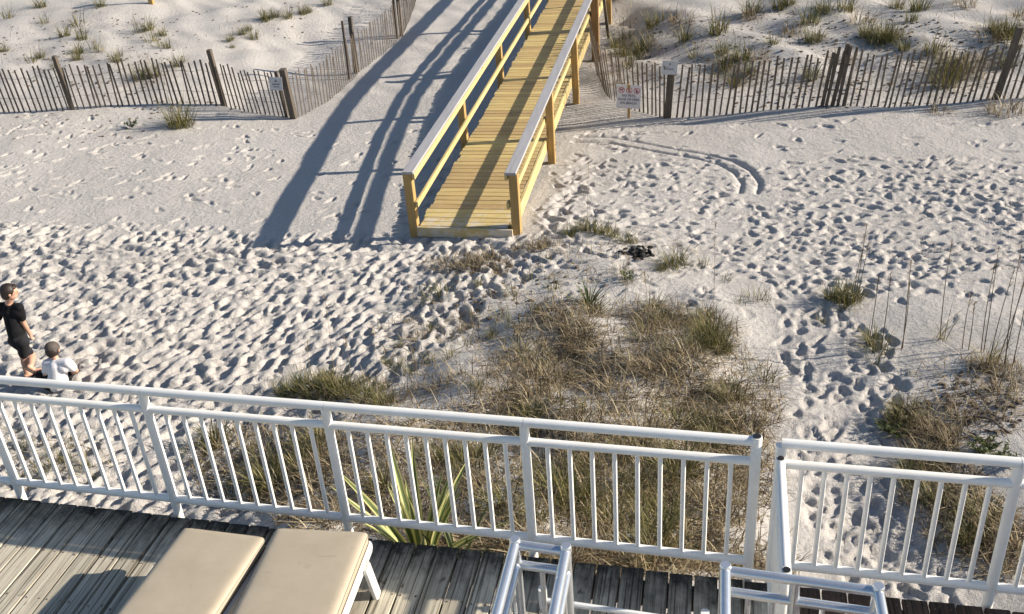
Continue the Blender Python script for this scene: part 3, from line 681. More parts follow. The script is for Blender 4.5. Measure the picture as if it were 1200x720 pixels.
def hand(m, wrist, dirv, side, s=1.0, curl=.5):
    d = Vector(dirv).normalized(); r = d.cross(Vector(side)).normalized(); u = r.cross(d)
    w = Vector(wrist); pal = w + d * .045 * s
    for k in (-1, 0, 1): capsule_chain(m, [(w + d*.01*s, .015*s), (pal + r*k*.014*s + d*.015*s, .011*s)], 8)
    for k, ln in ((-1.5, .042), (-.5, .05), (.5, .047), (1.5, .037)):
        a = pal + r*k*.011*s + d*.02*s; b = a + (d*.8 + u*curl*.6)*ln*.55*s; c = b + (d*.45 + u*curl*1.3)*ln*.5*s
        capsule_chain(m, [(a, .0065*s), (b, .006*s), (c, .005*s)], 6)
    a = w + d*.02*s - r*.015*s; b = a + (d*.5 - r*.8)*.028*s; c = b + (d*.9 - r*.1 + u*.3)*.025*s
    capsule_chain(m, [(a, .009*s), (b, .0075*s), (c, .006*s)], 6)
def foot(m, ankle, dirv, s=1.0, down=(0,0,-1)):
    a = Vector(ankle); d = Vector(dirv).normalized(); dn = Vector(down)
    capsule_chain(m, [(a - d*.02*s + dn*.035*s, .028*s), (a + d*.06*s + dn*.04*s, .026*s), (a + d*.12*s + dn*.046*s, .020*s)], 8)
def head(m, c, face, up, s):
    """skull, jaw, nose, ears; s is head height"""
    f = Vector(face).normalized(); r = f.cross(Vector(up)).normalized(); u = r.cross(f); c = Vector(c)
    R = Matrix((r, f, u)).transposed()
    m.sphere(c + u*.08*s, (.36*s, .43*s, .40*s), 16, 12, R); m.sphere(c + f*.08*s - u*.2*s, (.27*s, .31*s, .28*s), 14, 10, R)
    m.sphere(c + f*.43*s - u*.08*s, (.05*s, .07*s, .09*s), 8, 6, R)
    m.sphere(c + f*.36*s - u*.27*s, (.10*s, .05*s, .03*s), 8, 6, R)
    for k in (-1, 1):
        m.sphere(c + r*k*.37*s - u*.05*s - f*.02*s, (.04*s, .08*s, .11*s), 8, 6, R)
        m.sphere(c + r*k*.14*s + f*.39*s + u*.08*s, (.09*s, .05*s, .03*s), 8, 6, R)
    return R, r, f, u
def face_bits(o, c, R, r, f, u, s):
    for k in (-1, 1):
        m = MB(); m.sphere(Vector(c) + r*k*.14*s + f*.385*s + u*.02*s, (.05*s, .03*s, .03*s), 8, 6, R); m.build('eye', M['hair'], o, True)

# --- boy in black
bp = G(31, 440); by = bp.y
B = lambda px, py, dy=0: Vector(at_y(px, py, by + dy))
boy = empty('person', bp); tag(boy, 'person in black shirt and shorts walking on sand beside seated child', 'person')
fa = Vector((.75, .62, -.12)).normalized()
hc = B(10.8, 342.5); nk = B(10.6, 354); ls = B(1.5, 359.5, .02); rs = B(22.5, 360.5, .0)
ch = B(12.5, 366); wa = B(16, 382); hp = B(21, 396); lh = B(17.5, 399, .03); rh = B(26, 400, -.02)
rk = B(28.5, 419, .03); ra = B(31.0, 436.5); lk = B(37.5, 417.5, .10); la = B(36.5, 428, -.08)
re = B(26.8, 377, .03); rw_ = B(34.5, 391, .09); le = B(-4, 377, .0); lw = B(-4, 393, .06)
m = MB(); sH = .205
R, r, f, u = head(m, hc, fa, (0, 0, 1), sH)
capsule_chain(m, [(hc - u*.05, .045), (nk, .040), (ch, .075), (wa, .078), (hp, .085)], 14)
for s_, e_, w_ in ((ls, le, lw), (rs, re, rw_)):
    capsule_chain(m, [(ch.lerp(s_, .6), .05), (s_, .043), (s_.lerp(e_, .5), .038), (e_, .031), (e_.lerp(w_, .4), .031), (w_, .021)], 12)
    hand(m, w_, (w_ - e_), (1, 0, .2), 1.0)
capsule_chain(m, [(rh, .075), (rh.lerp(rk, .5), .062), (rk, .046), (rk.lerp(ra, .35), .047), (ra, .030)], 12)
capsule_chain(m, [(lh, .075), (lh.lerp(lk, .5), .062), (lk, .046), (lk.lerp(la, .35), .047), (la, .030)], 12)
foot(m, ra, (.55, .8, 0)); foot(m, la, (.55, .3, -.75), 1.0, (.1, -.75, -.5))
m.v = [tuple(Vector(v) - bp) for v in m.v]; bo = remesh(m, 'body', M['skin'], boy, .0065)
m = MB(); sh = .018
capsule_chain(m, [(nk - (nk - ch)*.45, .062), (ch, .090), (wa, .088), (wa.lerp(hp, .75), .097)], 16)
capsule_chain(m, [(ls, .054), (rs, .054)], 12); capsule_chain(m, [(ch.lerp(ls, .7) - Vector((0,0,.03)), .075), (ch.lerp(rs, .7) - Vector((0,0,.03)), .075)], 12); capsule_chain(m, [(wa.lerp(lh, .3), .082), (wa.lerp(rh, .3), .082)], 12)
for s_, e_ in ((ls, le), (rs, re)): capsule_chain(m, [(s_, .052), (s_.lerp(e_, .72), .049)], 12)
m.v = [tuple(Vector(v) - bp) for v in m.v]; remesh(m, 'shirt', M['black_cloth'], boy, .009)
m = MB()
capsule_chain(m, [(hp, .108), ((rh + lh)/2, .10)], 14)
for h_, k_ in ((rh, rk), (lh, lk)): capsule_chain(m, [(h_, .082), (h_.lerp(k_, .5), .066), (h_.lerp(k_, .78), .061)], 14)
m.v = [tuple(Vector(v) - bp) for v in m.v]; remesh(m, 'shorts', M['charcoal_cloth'], boy, .009)
m = MB(); m.sphere(hc + u*.115*sH - f*.06*sH, (.40*sH, .435*sH, .42*sH), 18, 12, R); m.sphere(hc - u*.06*sH - f*.20*sH, (.37*sH, .28*sH, .36*sH), 16, 10, R); m.sphere(hc + u*.30*sH + f*.22*sH, (.28*sH, .20*sH, .14*sH), 12, 8, R)
m.v = [tuple(Vector(v) - bp) for v in m.v]; remesh(m, 'hair', M['hair'], boy, .007, 2)
face_bits(boy, hc - bp, R, r, f, u, sH)
for an, dr, dn in ((ra, (.55,.8,0), (0,0,-1)), (la, (.55,.3,-.75), (.1,-.75,-.5))):
    d = Vector(dr).normalized(); dn = Vector(dn).normalized(); m = MB(); a = an - bp
    m.prism(a - d*.05 + dn*.062, a + d*.145 + dn*.066, .075, .016, -dn if abs(dn.z) > .6 else (0,0,1), .005); sd = m.build('sandal', M['sandal'], boy)
    m = MB(); rr = d.cross(dn).normalized(); m.tube([a + d*.07 + rr*.034 + dn*.055, a + d*.07 + dn*.012, a + d*.07 - rr*.034 + dn*.055], .010, 6); m.build('strap', M['sandal'], sd, True)

# --- seated child
cp = G(67, 453); cy_ = cp.y
C = lambda px, py, dy=0: Vector(at_y(px, py, cy_ + dy))
kid = empty('person', cp); tag(kid, 'seated child in white shirt and grey cap on the sand', 'person')
fa = Vector((-.35, .9, -.35)).normalized()
hc = C(61.5, 410.5, .06); nk = C(64.5, 419, .02); ls = C(55.5, 426.5, 0); rs = C(79, 425.5, 0); ch = C(67, 430, 0); wa = C(68, 441, -.02); hp = C(68, 449, 0)
re = C(89, 434.5, .05); rw_ = C(84.5, 437, .22); le = C(53.5, 440, .03); lw = C(56, 446, .2)
m = MB(); sH = .20; R, r, f, u = head(m, hc, fa, (0, .25, 1), sH)
capsule_chain(m, [(hc - u*.05, .042), (nk, .038), (ch, .072), (wa, .08), (hp, .09)], 14)
for s_, e_, w_ in ((ls, le, lw), (rs, re, rw_)):
    capsule_chain(m, [(ch.lerp(s_, .6), .045), (s_, .04), (e_, .031), (w_, .022)], 12); hand(m, w_, (w_ - e_), (1, 0, .2), .9)
KF = Vector((-.66, .75, 0)); KR = Vector((.75, .66, 0))
def kv(r_, f__, u_): return hp + KR * r_ + KF * f__ + Vector((0, 0, u_))
for sx in (-1, 1):
    h_ = kv(sx*.07, .02, 0); k_ = kv(sx*.17, .32, .05); a_ = kv(sx*.03, .42 + .05*sx, -.04)
    capsule_chain(m, [(h_, .075), (h_.lerp(k_, .5), .062), (k_, .046), (k_.lerp(a_, .4), .045), (a_, .03)], 12); foot(m, a_, KR * -sx + KF * .5, .9)
m.v = [tuple(Vector(v) - cp) for v in m.v]; remesh(m, 'body', M['skin'], kid, .0065)
m = MB(); capsule_chain(m, [(nk - (nk - ch)*.5, .06), (ch, .10), (wa, .108), (hp, .118)], 16); capsule_chain(m, [(ls, .058), (rs, .058)], 12); capsule_chain(m, [(ch.lerp(ls, .6) - Vector((0,0,.03)), .08), (ch.lerp(rs, .6) - Vector((0,0,.03)), .08)], 12)
for s_, e_ in ((ls, le), (rs, re)): capsule_chain(m, [(s_, .058), (s_.lerp(e_, .6), .052)], 12)
m.v = [tuple(Vector(v) - cp) for v in m.v]; remesh(m, 'shirt', M['white_cloth'], kid, .009, 2)
m = MB(); capsule_chain(m, [(hp, .112), (hp + Vector((0, .05, -.02)), .10)], 14)
for sx in (-1, 1): capsule_chain(m, [(kv(sx*.07, .02, 0), .086), (kv(sx*.14, .24, .035), .070)], 12)
m.v = [tuple(Vector(v) - cp) for v in m.v]; remesh(m, 'shorts', M['black_cloth'], kid, .009)
m = MB(); m.sphere(hc - u*.06*sH - f*.14*sH, (.38*sH, .32*sH, .36*sH), 16, 10, R); m.v = [tuple(Vector(v) - cp) for v in m.v]; remesh(m, 'hair', M['hair'], kid, .007, 2)
m = MB(); m.sphere(hc + u*.15*sH - f*.02*sH, (.41*sH, .46*sH, .37*sH), 18, 12, R); m.sphere(hc + u*.12*sH + f*.48*sH, (.30*sH, .30*sH, .035*sH), 14, 8, R)
m.v = [tuple(Vector(v) - cp) for v in m.v]; remesh(m, 'cap', M['cap_cloth'], kid, .007, 2)
face_bits(kid, hc - cp, R, r, f, u, sH)

# ------------------------------------------------------------------ plants
def blade(m, base, az, lean, ln, wd, curve, tint, seg=3, wb=1.0):
    """thin tapering leaf; lean from vertical at foot, curve adds droop"""
    p = Vector(base); h = Vector((math.cos(az), math.sin(az), 0)); sd = Vector((-h.y, h.x, 0)); vs = []; a = lean
    for i in range(seg + 1):
        t = i / seg; w_ = wd * (wb if i == 0 else 1) * (1 - t) ** .7
        if i < seg: vs += [p - sd * w_ / 2, p + sd * w_ / 2]
        else: vs.append(p)
        p = p + (h * math.sin(a) + Vector((0,0,1)) * math.cos(a)) * (ln / seg); a += curve / seg
    fs = [(2*i, 2*i+1, 2*i+3, 2*i+2) for i in range(seg - 1)] + [(2*seg-2, 2*seg-1, 2*seg)]
    m.add(vs, fs, (tint, tint, tint, 1))
def tuft_mesh(name, mat, n, rad, ln, lean, wd, curve, tint, seed):
    R_ = random.Random(seed); m = MB()
    for _ in range(n):
        a = R_.uniform(0, 2*math.pi); rr = rad * math.sqrt(R_.random()); b = (rr*math.cos(a), rr*math.sin(a), -.03)
        az = a + R_.gauss(0, .9); L = ln * R_.uniform(.45, 1.15)
        blade(m, b, az, abs(R_.gauss(0, lean)), L, wd * R_.uniform(.7, 1.3), R_.uniform(.2, 1.0) * curve, min(1, max(0, R_.gauss(*tint))))
    me = m.mesh(name); me.materials.append(M[mat]); return me
V_GREEN = [tuft_mesh('grass_tuft', 'grass', 95, .12, .42, .6, .011, 1.7, (.33, .25), s) for s in range(5)]
V_SPARSE = [tuft_mesh('grass_tuft', 'grass', 36, .13, .42, .6, .0115, 1.4, (.34, .27), 20 + s) for s in range(5)]
V_DRY = [tuft_mesh('grass_tuft', 'dry', 120, .20, .36, .85, .0105, 2.2, (.50, .30), 40 + s) for s in range(5)]
V_BIG = [tuft_mesh('grass_tuft', 'grass', 210, .21, .50, .6, .011, 1.7, (.33, .24), 60 + s) for s in range(4)]
def herb_mesh(seed):
    R_ = random.Random(seed); m = MB()
    for _ in range(9):
        az = R_.uniform(0, 6.28); L = R_.uniform(.12, .3); tip = Vector((math.cos(az)*L*.7, math.sin(az)*L*.7, L*.75))
        for k in range(16):
            t = R_.uniform(.2, 1); b = tip * t; blade(m, b, R_.uniform(0, 6.28), R_.uniform(.5, 1.5), R_.uniform(.05, .09), R_.uniform(.02, .032), .5, R_.random(), 3, .3)
    me = m.mesh('dune_herb'); me.materials.append(M['herb']); return me
V_HERB = [herb_mesh(s) for s in range(4)]
def plant(me, px, py, sc, label, group, name='grass_tuft', cat='grass', szv=1.0):
    q = G(px, py); o = bpy.data.objects.new(name, me); COL.objects.link(o); s = sc * random.uniform(.88, 1.12)
    o.location = (q.x, q.y, sz(q.x, q.y) - .01); o.rotation_euler = (0, 0, random.uniform(0, 6.28)); o.scale = (s, s, s * szv); tag(o, label, cat, group); return o
rc = random.choice
LBL = {}
for px, py, s in [(10,22,1),(48,9,1),(118,8,.9),(52,28,.8),(93,30,1.1),(76,43,.9),(96,46,.9),(5,60,.7),(37,74,.8),(48,68,.7),(92,62,.9),(112,58,.8),(118,61,.8),(136,72,.8),(164,38,1),(174,36,1),(191,42,.7),(178,49,.9),(187,55,.8),(196,57,.8),(166,92,1),(181,90,1.0),(208,78,.9),(215,72,.7),(140,66,.6),(90,70,.9),(65,80,.6)]:
    plant(rc(V_SPARSE + V_GREEN), px, py, s * 1.3, 'sparse olive grass tuft on white dune behind the open-sand picket fence', 'grass tufts on the dune behind the left fence')
for px, py, s in [(270,48,.8),(284,40,.8),(292,36,.7),(298,46,.9),(272,56,.5),(311,24,1.1),(324,20,1.0),(337,22,1.1),(355,16,1.1),(362,14,.9),(384,6,1.0),(316,22,1)]:
    plant(rc(V_GREEN), px, py, s, 'olive grass tuft on the sandy rise near the boardwalk shadow', 'grass tufts on the sandy rise')
for px, py, s in [(722,56,1),(735,46,1),(752,60,1),(738,78,.9),(765,32,1.1),(776,24,1.1),(800,24,1.1),(803,48,1),(842,38,1.2),(846,62,.9),(880,16,1.2),(884,20,1),(915,10,1.1),(930,38,.8),(948,28,1.1),(870,72,1),(888,66,.8),(1010,26,1.1),(1068,25,.8),(1095,62,1.1),(1120,72,1),(1160,45,1.2),(1190,56,1.1),(1198,22,1.1),(1180,78,1),(950,92,.9),(986,70,.9),(842,92,1),(860,100,.9),(850,80,.9),(990,12,1),(1050,10,1),(1078,12,1.1),(1130,6,1),(745,70,1),(728,66,1),(925,6,1),(965,14,1.1),(905,52,.7),(760,50,.8),(815,68,.8),(880,88,.8),(1060,60,.8),(1138,90,.9),(1150,75,.9)]:
    kd, vs_ = rc((('bushy olive', V_GREEN), ('bushy olive', V_GREEN), ('thin stemmed', V_SPARSE), ('straw coloured', V_DRY)))
    wh = 'on the dune between boardwalk and pale notice' if px < 800 else 'on the dune behind the bunched fence posts' if px < 1010 else 'on the dune behind the tall leaning fence post'
    plant(rc(vs_), px, py, s * 1.3, kd + ' grass tuft ' + wh, kd + ' tufts ' + wh)
for px, py, s in [(1030,48,1.2),(1045,46,1.1),(1018,42,1),(1112,92,1.2),(1106,100,1.1),(1120,84,1.1),(1176,44,1.2),(1186,40,1.1),(1168,38,1),(955,48,.9)]:
    plant(rc(V_BIG), px, py, s * .95, 'large dense olive grass mound on the dune behind the signed fence', 'large grass mounds on the right dune')
plant(V_BIG[0], 213, 148, 1.3, 'large green grass tuft at the foot of the open-sand picket fence', None, szv=1.35)
plant(V_DRY[1], 1179, 131, 1.5, 'brown dry grass tuft growing in front of the leaning fence post', None)
plant(V_DRY[2], 1102, 131, .9, 'dry straw tuft at the foot of the signed fence', None)
plant(V_HERB[0], 154, 150, .9, 'small dark weed flat on sand before the open-sand picket fence', None, 'dune_herb', 'weed')
# mound in front of the ramp
for px, py, s in [(528,312,.7),(545,312,.8),(558,314,.8),(572,306,.8),(585,318,.6),(614,292,.8),(628,292,.7),(642,290,.8)]:
    plant(rc(V_DRY), px, py, s, 'brown dry tuft on the sand mound just below the ramp end', 'dry tufts below the ramp end')
for px, py, s in [(668,276,.8),(680,272,.8),(693,272,.9),(706,274,.9),(718,278,.8),(732,284,.8),(742,284,.6)]:
    plant(rc(V_GREEN), px, py, s * .8, 'olive tuft in the row along the mound crest beside the ramp', 'tufts along the mound crest')
for px, py, s in [(786,312,1),(797,308,1),(775,316,.6)]:
    plant(rc(V_GREEN), px, py, s * .8, 'dark olive tuft beside the black debris heap on white sand', 'tufts beside the black debris')
for px, py, s in [(512,342,.7),(500,352,.6),(523,345,.8),(622,328,.7),(600,345,.6),(642,305,.5),(735,330,.7),(726,318,.6),(868,355,.6),(885,352,.7),(897,350,.6),(545,405,.7),(505,425,.6),(480,440,.6),(468,432,.6),(602,380,.8),(588,372,.6),(648,340,.6),(850,330,.5),(640,420,.8),(610,410,.7),(825,310,.5),(530,420,.6),(555,372,.5)]:
    plant(rc(V_SPARSE), px, py, s * .9, 'thin scattered grass tuft on bare white sand of the mound', 'thin tufts on the bare mound')
for px, py, s in [(822,400,1.1),(834,404,1.2),(828,392,1),(842,412,1),(815,410,.9)]:
    plant(rc(V_BIG), px, py, s * .62, 'tall golden olive grass clump at the right edge of dense patch', 'tall clumps at the dense patch edge')
for px, py, s in [(340,462,1),(358,458,1.1),(376,462,1.1),(395,460,1),(412,464,1),(432,468,.9),(450,474,.8),(385,450,.9)]:
    plant(rc(V_BIG), px, py, s * .62, 'bushy green and brown grass clump just above the white top rail', 'bushy clumps above the top rail')
for px, py, s in [(978,352,.9),(990,358,1),(1000,352,.9),(985,348,.8)]:
    plant(rc(V_GREEN), px, py, s * .85, 'straw and olive clump at the top of the trodden path', 'clumps at the top of the trodden path')
for px, py, s in [(1022,400,.8),(1030,412,.9),(1026,424,.9),(1018,394,.7),(962,378,.6)]:
    plant(rc(V_SPARSE + V_GREEN), px, py, s * .75, 'narrow straw clump on the bank beside the trodden path', 'narrow clumps on the path bank')
for px, py, s in [(1150,430,.9),(1166,432,1.1),(1182,436,1.1),(1196,442,1),(1140,425,.7)]:
    plant(rc(V_DRY), px, py, s * .6, 'dry brown clump at the foot of the tall sea oats', 'dry clumps under the sea oats')
for px, py, s in [(1050,495,.8),(1062,492,1),(1078,500,1.1),(1092,505,1.1),(1105,512,1.1),(1085,515,1.1),(1068,505,1),(1120,520,.9)]:
    plant(rc(V_BIG + V_DRY), px, py, s * .6, 'tangled tan and green clump on the bank above the short railing', 'tangled clumps on the bank')
for px, py in [(1040,508),(1052,514),(1148,532),(1158,528),(1166,536),(1190,545),(738,328)]:
    plant(rc(V_HERB), px, py, .7 if px > 1000 else .6, 'small leafy dark green weed rooted in the sand', 'leafy green dune weeds', 'dune_herb', 'weed')
for px, py, s in [(18,505,.8),(30,525,.8),(60,545,.8),(78,540,.7),(100,552,.7),(48,560,.8),(112,560,.6),(22,560,.8),(85,520,.6),(5,530,.8)]:
    plant(rc(V_SPARSE), px, py, s * .8, 'reedy thin tuft on trodden sand right behind the white balusters', 'reedy tufts behind the balusters')
for px, py, s in [(470,405,.6),(490,395,.6),(452,425,.6),(505,385,.6),(535,370,.6),(520,395,.7),(548,388,.6),(575,345,.5),(560,335,.5),(535,445,.8),(560,455,.8),(515,455,.7),(490,460,.7),(575,425,.8),(590,440,.8),(620,440,.8),(600,350,.6),(630,365,.6),(480,380,.5),(650,325,.5),(578,395,.7),(615,385,.6)]:
    kd, vs_ = rc((('straw coloured', V_DRY), ('olive', V_GREEN), ('straw coloured', V_DRY)))
    plant(rc(vs_), px, py, s * .7, 'small ' + kd + ' tuft dotted over the sandy slope below the ramp', 'small ' + kd + ' tufts on the sandy slope')
# dense patch: each zone with its own landmark
KIND = (('tangled straw coloured', V_DRY), ('olive green', V_GREEN), ('thin mixed', V_SPARSE))
ZONE = [((760,400,95,42), 13, 'at the far side of the dense patch facing the ramp'), ((700,470,170,50), 20, 'in the middle of the dense patch above the top rail'),
        ((840,470,70,55), 9, 'on the dense patch side nearest the trodden path'), ((590,460,90,45), 6, 'on the sandy side of the dense patch near bushy clumps'),
        ((320,545,95,45), 15, 'seen through balusters behind the loungers'), ((560,575,110,50), 15, 'seen through balusters beside the agave'),
        ((760,590,115,65), 24, 'seen through the last bay of the long railing'), ((660,375,60,25), 6, 'close round the yucca on the mound')]
for (cx, cy, rx, ry), n, where in ZONE:
    for k in range(n):
        a = random.uniform(0, 6.28); r0 = math.sqrt((k + random.random()) / n); px = cx + rx*r0*math.cos(a); py = cy + ry*r0*math.sin(a)
        kd, vs_ = rc((KIND[0], KIND[1], KIND[1], KIND[2]) if cy > 540 else (KIND[0], KIND[0], KIND[1], KIND[2]))
        plant(rc(vs_), px, py, random.uniform(.6, 1.05), kd + ' grass tuft ' + where, kd + ' tufts ' + where, szv=.68 if py < 515 else .95)
ELL = [(760,400,95,42,22),(720,480,150,50,32),(840,470,70,55,16),(600,480,70,30,6),(300,545,70,45,20),(360,560,60,50,16),(560,560,130,60,34),(760,580,110,70,44),(860,560,50,60,14),(650,420,60,30,10),(470,500,70,30,8),(660,370,40,20,6),(780,380,40,14,6),(650,642,240,14,14),(770,664,150,13,18),(560,640,90,10,6),(420,610,90,14,5)]
ELR = [(1110,570,45,30,8),(1130,610,50,40,10),(1170,640,40,40,8),(1090,540,40,20,5),(1150,470,40,30,3)]
for cx, cy, rx, ry, n in ELR:
    for _ in range(n * 2 // 5):
        a = random.uniform(0, 6.28); r0 = math.sqrt(random.random()); kd, vs_ = rc(KIND[:2])
        plant(rc(vs_), cx + rx*r0*math.cos(a), cy + ry*r0*math.sin(a), random.uniform(.55, .9), kd + ' grass tuft behind the balusters of the short railing', kd + ' tufts behind the short railing')
# straw lying and standing between the tufts: nobody could count it
def straw(ells, n, name, label, mat, lo=.10, hi=.30):
    m = MB(); tot = sum(e[4] for e in ells)
    for cx, cy, rx, ry, wgt in ells:
        for _ in range(int(n * wgt / tot)):
            a = random.uniform(0, 6.28); r0 = random.random() ** .6; q = G2(cx + rx*1.12*r0*math.cos(a), cy + ry*1.12*r0*math.sin(a))
            lay = random.random() < .72
            blade(m, (q[0], q[1], q[2] + (.012 if lay else -.01)), random.uniform(0, 6.28), random.uniform(1.2, 1.52) if lay else abs(random.gauss(0, .6)), random.uniform(lo, hi), random.uniform(.006, .012), random.uniform(.0, .25) if lay else random.uniform(.2, 1.8), min(1, max(0, random.gauss(.48, .34))), 3)
    o = m.build(name, M[mat]); tag(o, label, 'straw', kind='stuff'); return o
_z = {}
def G2(px, py):
    k = (int(px) // 14, int(py) // 14)
    if k not in _z: _z[k] = G(k[0]*14 + 7, k[1]*14 + 7).z
    p = at_z(px, py, _z[k]); return (p[0], p[1], sz(p[0], p[1]))
straw(ELL + [(560,400,110,60,9),(700,300,110,30,4),(400,462,70,18,8),(550,310,50,12,5)], 22000, 'dry_straw', 'loose dry straw between tufts of the dense dune patch', 'dry')
straw(ELR + [(1130,470,80,50,5),(1085,500,45,22,6),(60,540,70,30,5)], 2600, 'dry_straw', 'loose dry straw on the banks behind the short railing', 'dry')
straw([(730,60,40,40,8),(860,85,50,20,5),(1100,85,60,25,5),(1000,40,200,35,5),(800,40,90,30,4),(180,85,40,20,2),(100,50,110,45,3),(320,30,60,16,1),(980,100,60,18,2)], 4600, 'dry_straw', 'scattered dry stems on the dunes behind the picket fences', 'dry', .08, .3)
# dark scraps of leaf and bark on the dunes
m = MB()
for cx, cy, rx, ry, n in [(110,60,110,55,260),(960,70,240,60,800),(735,60,40,50,60),(80,150,90,20,50),(1140,480,60,50,160),(300,30,100,30,50),(210,130,80,12,60),(600,340,120,40,90)]:
    for _ in range(n):
        a = random.uniform(0, 6.28); r0 = math.sqrt(random.random()); q = G2(cx + rx*r0*math.cos(a), cy + ry*r0*math.sin(a)); s = random.uniform(.015, .05)
        t = random.uniform(0, .3); m.sphere((q[0], q[1], q[2] + s*.15), (s, s*random.uniform(.3, .8), s*.35), 5, 4, Matrix.Rotation(random.uniform(0, 6.28), 3, 'Z'))
tag(m.build('leaf_litter', M['stick']), 'dark scraps of bark and leaf scattered over the dunes', 'litter', kind='stuff')
# sea oats
def sea_oats(base, stems, label, n_leaf=14, thin=1.0):
    q = G(*base); q.z = sz(q.x, q.y); root = empty('sea_oats', q); tag(root, label, 'sea oats', 'tall sea oats')
    for (px, py), (tx, ty) in stems:
        b = G(px, py); b.z = sz(b.x, b.y) - .03; lat = random.uniform(-.02, .02)
        T = Vector(at_y(tx, ty, b.y + random.uniform(-.05, .1))); pts = []
        for k in range(6):
            t = k / 5; p = b.lerp(T, t) + Vector((lat * math.sin(t*3), .0, .0)); pts.append(p - q)
        m = MB(); m.tube(pts, [v * thin for v in (.0055, .005, .0045, .004, .003, .002)], 5, False); m.c = [(random.uniform(.1, .5) if thin == 1 else .9,)*3 + (1,)] * len(m.v)
        me = m.mesh('stem'); me.materials.append(M['oat']); so = link('stem', me, root, True)
        h = MB()
        for k in range(26):
            t = random.uniform(.78, 1.0); p = pts[0].lerp(pts[-1], t); blade(h, p, random.uniform(0, 6.28), random.uniform(.3, 1.2), random.uniform(.03, .07), .010, .8, random.uniform(.5, 1), 2, .4)
        me = h.mesh('seed_head'); me.materials.append(M['oat']); link('seed_head', me, so)
    l = MB()
    for _ in range(n_leaf): blade(l, (random.gauss(0, .04), random.gauss(0, .04), -.02), random.uniform(0, 6.28), random.uniform(.1, .8), random.uniform(.3, .65), .009, random.uniform(.8, 2), random.uniform(.3, .9), 5)
    me = l.mesh('leaves'); me.materials.append(M['grass']); link('leaves', me, root)
sea_oats((1000,356), [((1000,352),(1011,292)),((1004,350),(1018,285)),((1002,354),(1016,262))], 'sea oats stems rising from the clump at the path top')
sea_oats((1022,410), [((1018,402),(1030,322)),((1032,412),(1044,318)),((1056,410),(1066,330)),((1058,408),(1068,300))], 'two or three bare sea oats stalks on the path bank')
sea_oats((1102,398), [((1102,397),(1116,283))], 'single tall bent sea oats stalk alone on smooth sand')
sea_oats((1160,428), [((1150,412),(1166,310)),((1153,412),(1170,292)),((1160,420),(1190,312)),((1168,425),(1204,320)),((1176,430),(1206,310)),((1186,432),(1212,300)),((1178,432),(1198,286)),((1135,410),(1142,355)),((1128,408),(1138,345))], 'thick stand of tall sea oats stalks above dry brown clumps', 24)
sea_oats((395,455), [((392,452),(380,345)),((411,456),(404,395)),((366,458),(360,400))], 'thin pale stalks rising from bushy clump above top rail', 14, .6)
sea_oats((833,395), [((835,395),(838,262)),((760,395),(755,318)),((688,340),(690,190)),((733,360),(737,300))], 'very thin upright stalks standing in the dense patch', 6, .55)
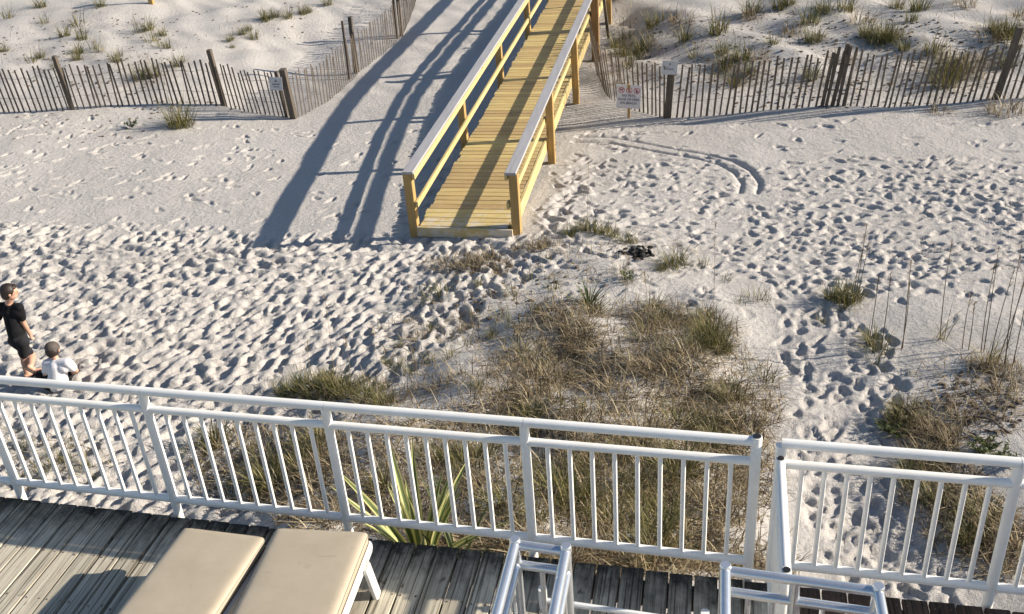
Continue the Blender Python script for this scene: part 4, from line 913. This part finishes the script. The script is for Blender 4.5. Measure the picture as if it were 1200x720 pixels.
# variegated agave by the deck edge
def rosette(name, label, cat, base, n, ln, wd, mat, seed, part='leaf', lean=(.1, .9), tall=1.0):
    R_ = random.Random(seed); root = empty(name, base); tag(root, label, cat)
    for k in range(n):
        az = 2.4 * k + R_.gauss(0, .2); L = ln * R_.uniform(.7, 1.1); a = lean[0] + (lean[1] - lean[0]) * k / n + R_.gauss(0, .08); crv = R_.uniform(.1, .5)
        h = Vector((math.cos(az), math.sin(az), 0)); sd = Vector((-h.y, h.x, 0)); p = Vector((0, 0, 0)) + h * .03; vs = []; cs = []; fs = []
        seg = 8
        for i in range(seg + 1):
            t = i / seg; w_ = wd * (.55 + 1.2*t - 1.75*t*t) if t < 1 else .002; w_ = max(w_, .003); up = Vector((0,0,1)) * math.cos(a) + h * math.sin(a); nrm = Vector((0,0,1)) * math.sin(a) - h * math.cos(a)
            for j, (u_, tn) in enumerate(((-1, .9), (-.55, .7), (-.45, .3), (0, .05 + .2*R_.random()), (.45, .3), (.55, .7), (1, .9))):
                vs.append(p + sd * u_ * w_ / 2 + nrm * (abs(u_) * w_ * .22)); cs.append(tn if mat == 'agave' else R_.random() * .5 + .2)
            p = p + up * L / seg; a += crv / seg
        for i in range(seg):
            for j in range(6): fs.append((i*7+j, i*7+j+1, (i+1)*7+j+1, (i+1)*7+j))
        m = MB(); m.v = [tuple(v) for v in vs]; m.f = fs; m.c = [(c, c, c, 1) for c in cs]; me = m.mesh(part); me.materials.append(M[mat]); link(part, me, root, 'all')
    return root
q = at_y(490, 655, 5.0); rosette('agave', 'variegated yellow-green agave growing against the deck edge', 'agave', (q[0], 5.08, gz(q[0], 5.08) - .02), 26, .95, .085, 'agave', 3, lean=(.05, .85))
q = G(690, 356); rosette('yucca', 'small spiky dark green yucca rosette on the mound', 'yucca', (q.x, q.y, sz(q.x, q.y) - .02), 24, .34, .026, 'yucca', 5, lean=(.1, 1.2))
q = at_y(531, 655, 5.0); rosette('agave', 'thin dark sprig of agave leaves near the deck edge', 'agave', (q[0], 5.1, gz(q[0], 5.1) - .02), 7, .8, .035, 'yucca', 9, lean=(.1, .7))
# debris
q = G(747, 298); db = MB(); Rb = random.Random(4)
for _ in range(60):
    db.sphere((q.x + Rb.gauss(0, .10), q.y + Rb.gauss(0, .07), sz(q.x, q.y) + Rb.uniform(0, .07)), (Rb.uniform(.02, .06), Rb.uniform(.015, .03), Rb.uniform(.01, .025)), 7, 5, Matrix.Rotation(Rb.uniform(0, 6.28), 3, 'Z') @ Matrix.Rotation(Rb.gauss(0, .5), 3, 'X'))
o = child(db, 'seaweed_heap', M['weed'], None, q); tag(o, 'small black heap of debris lying on the white sand mound', 'debris')
for (a, b, lab) in (((1040,476),(1084,505),'thin grey driftwood stick on the bank above short railing'), ((1140,492),(1185,515),'bent bare grey stick lying among sea oats'), ((862,105),(905,72),'bare forked twig on the dune behind signed fence')):
    A = G(*a); Bq = G(*b); A.z = sz(A.x, A.y) + .03; Bq.z = sz(Bq.x, Bq.y) + .05; md = A.lerp(Bq, .5) + Vector((0, 0, .05)); m = MB()
    m.tube([A, A.lerp(Bq, .25) + Vector((.02, .01, .03)), md, A.lerp(Bq, .75) + Vector((-.02, 0, .03)), Bq], [.013, .012, .010, .009, .005], 6); m.tube([md, md.lerp(Bq, .6) + Vector((.05, .12, .06))], [.008, .003], 5)
    tag(child(m, 'stick', M['stick'], None, A, True), lab, 'stick')
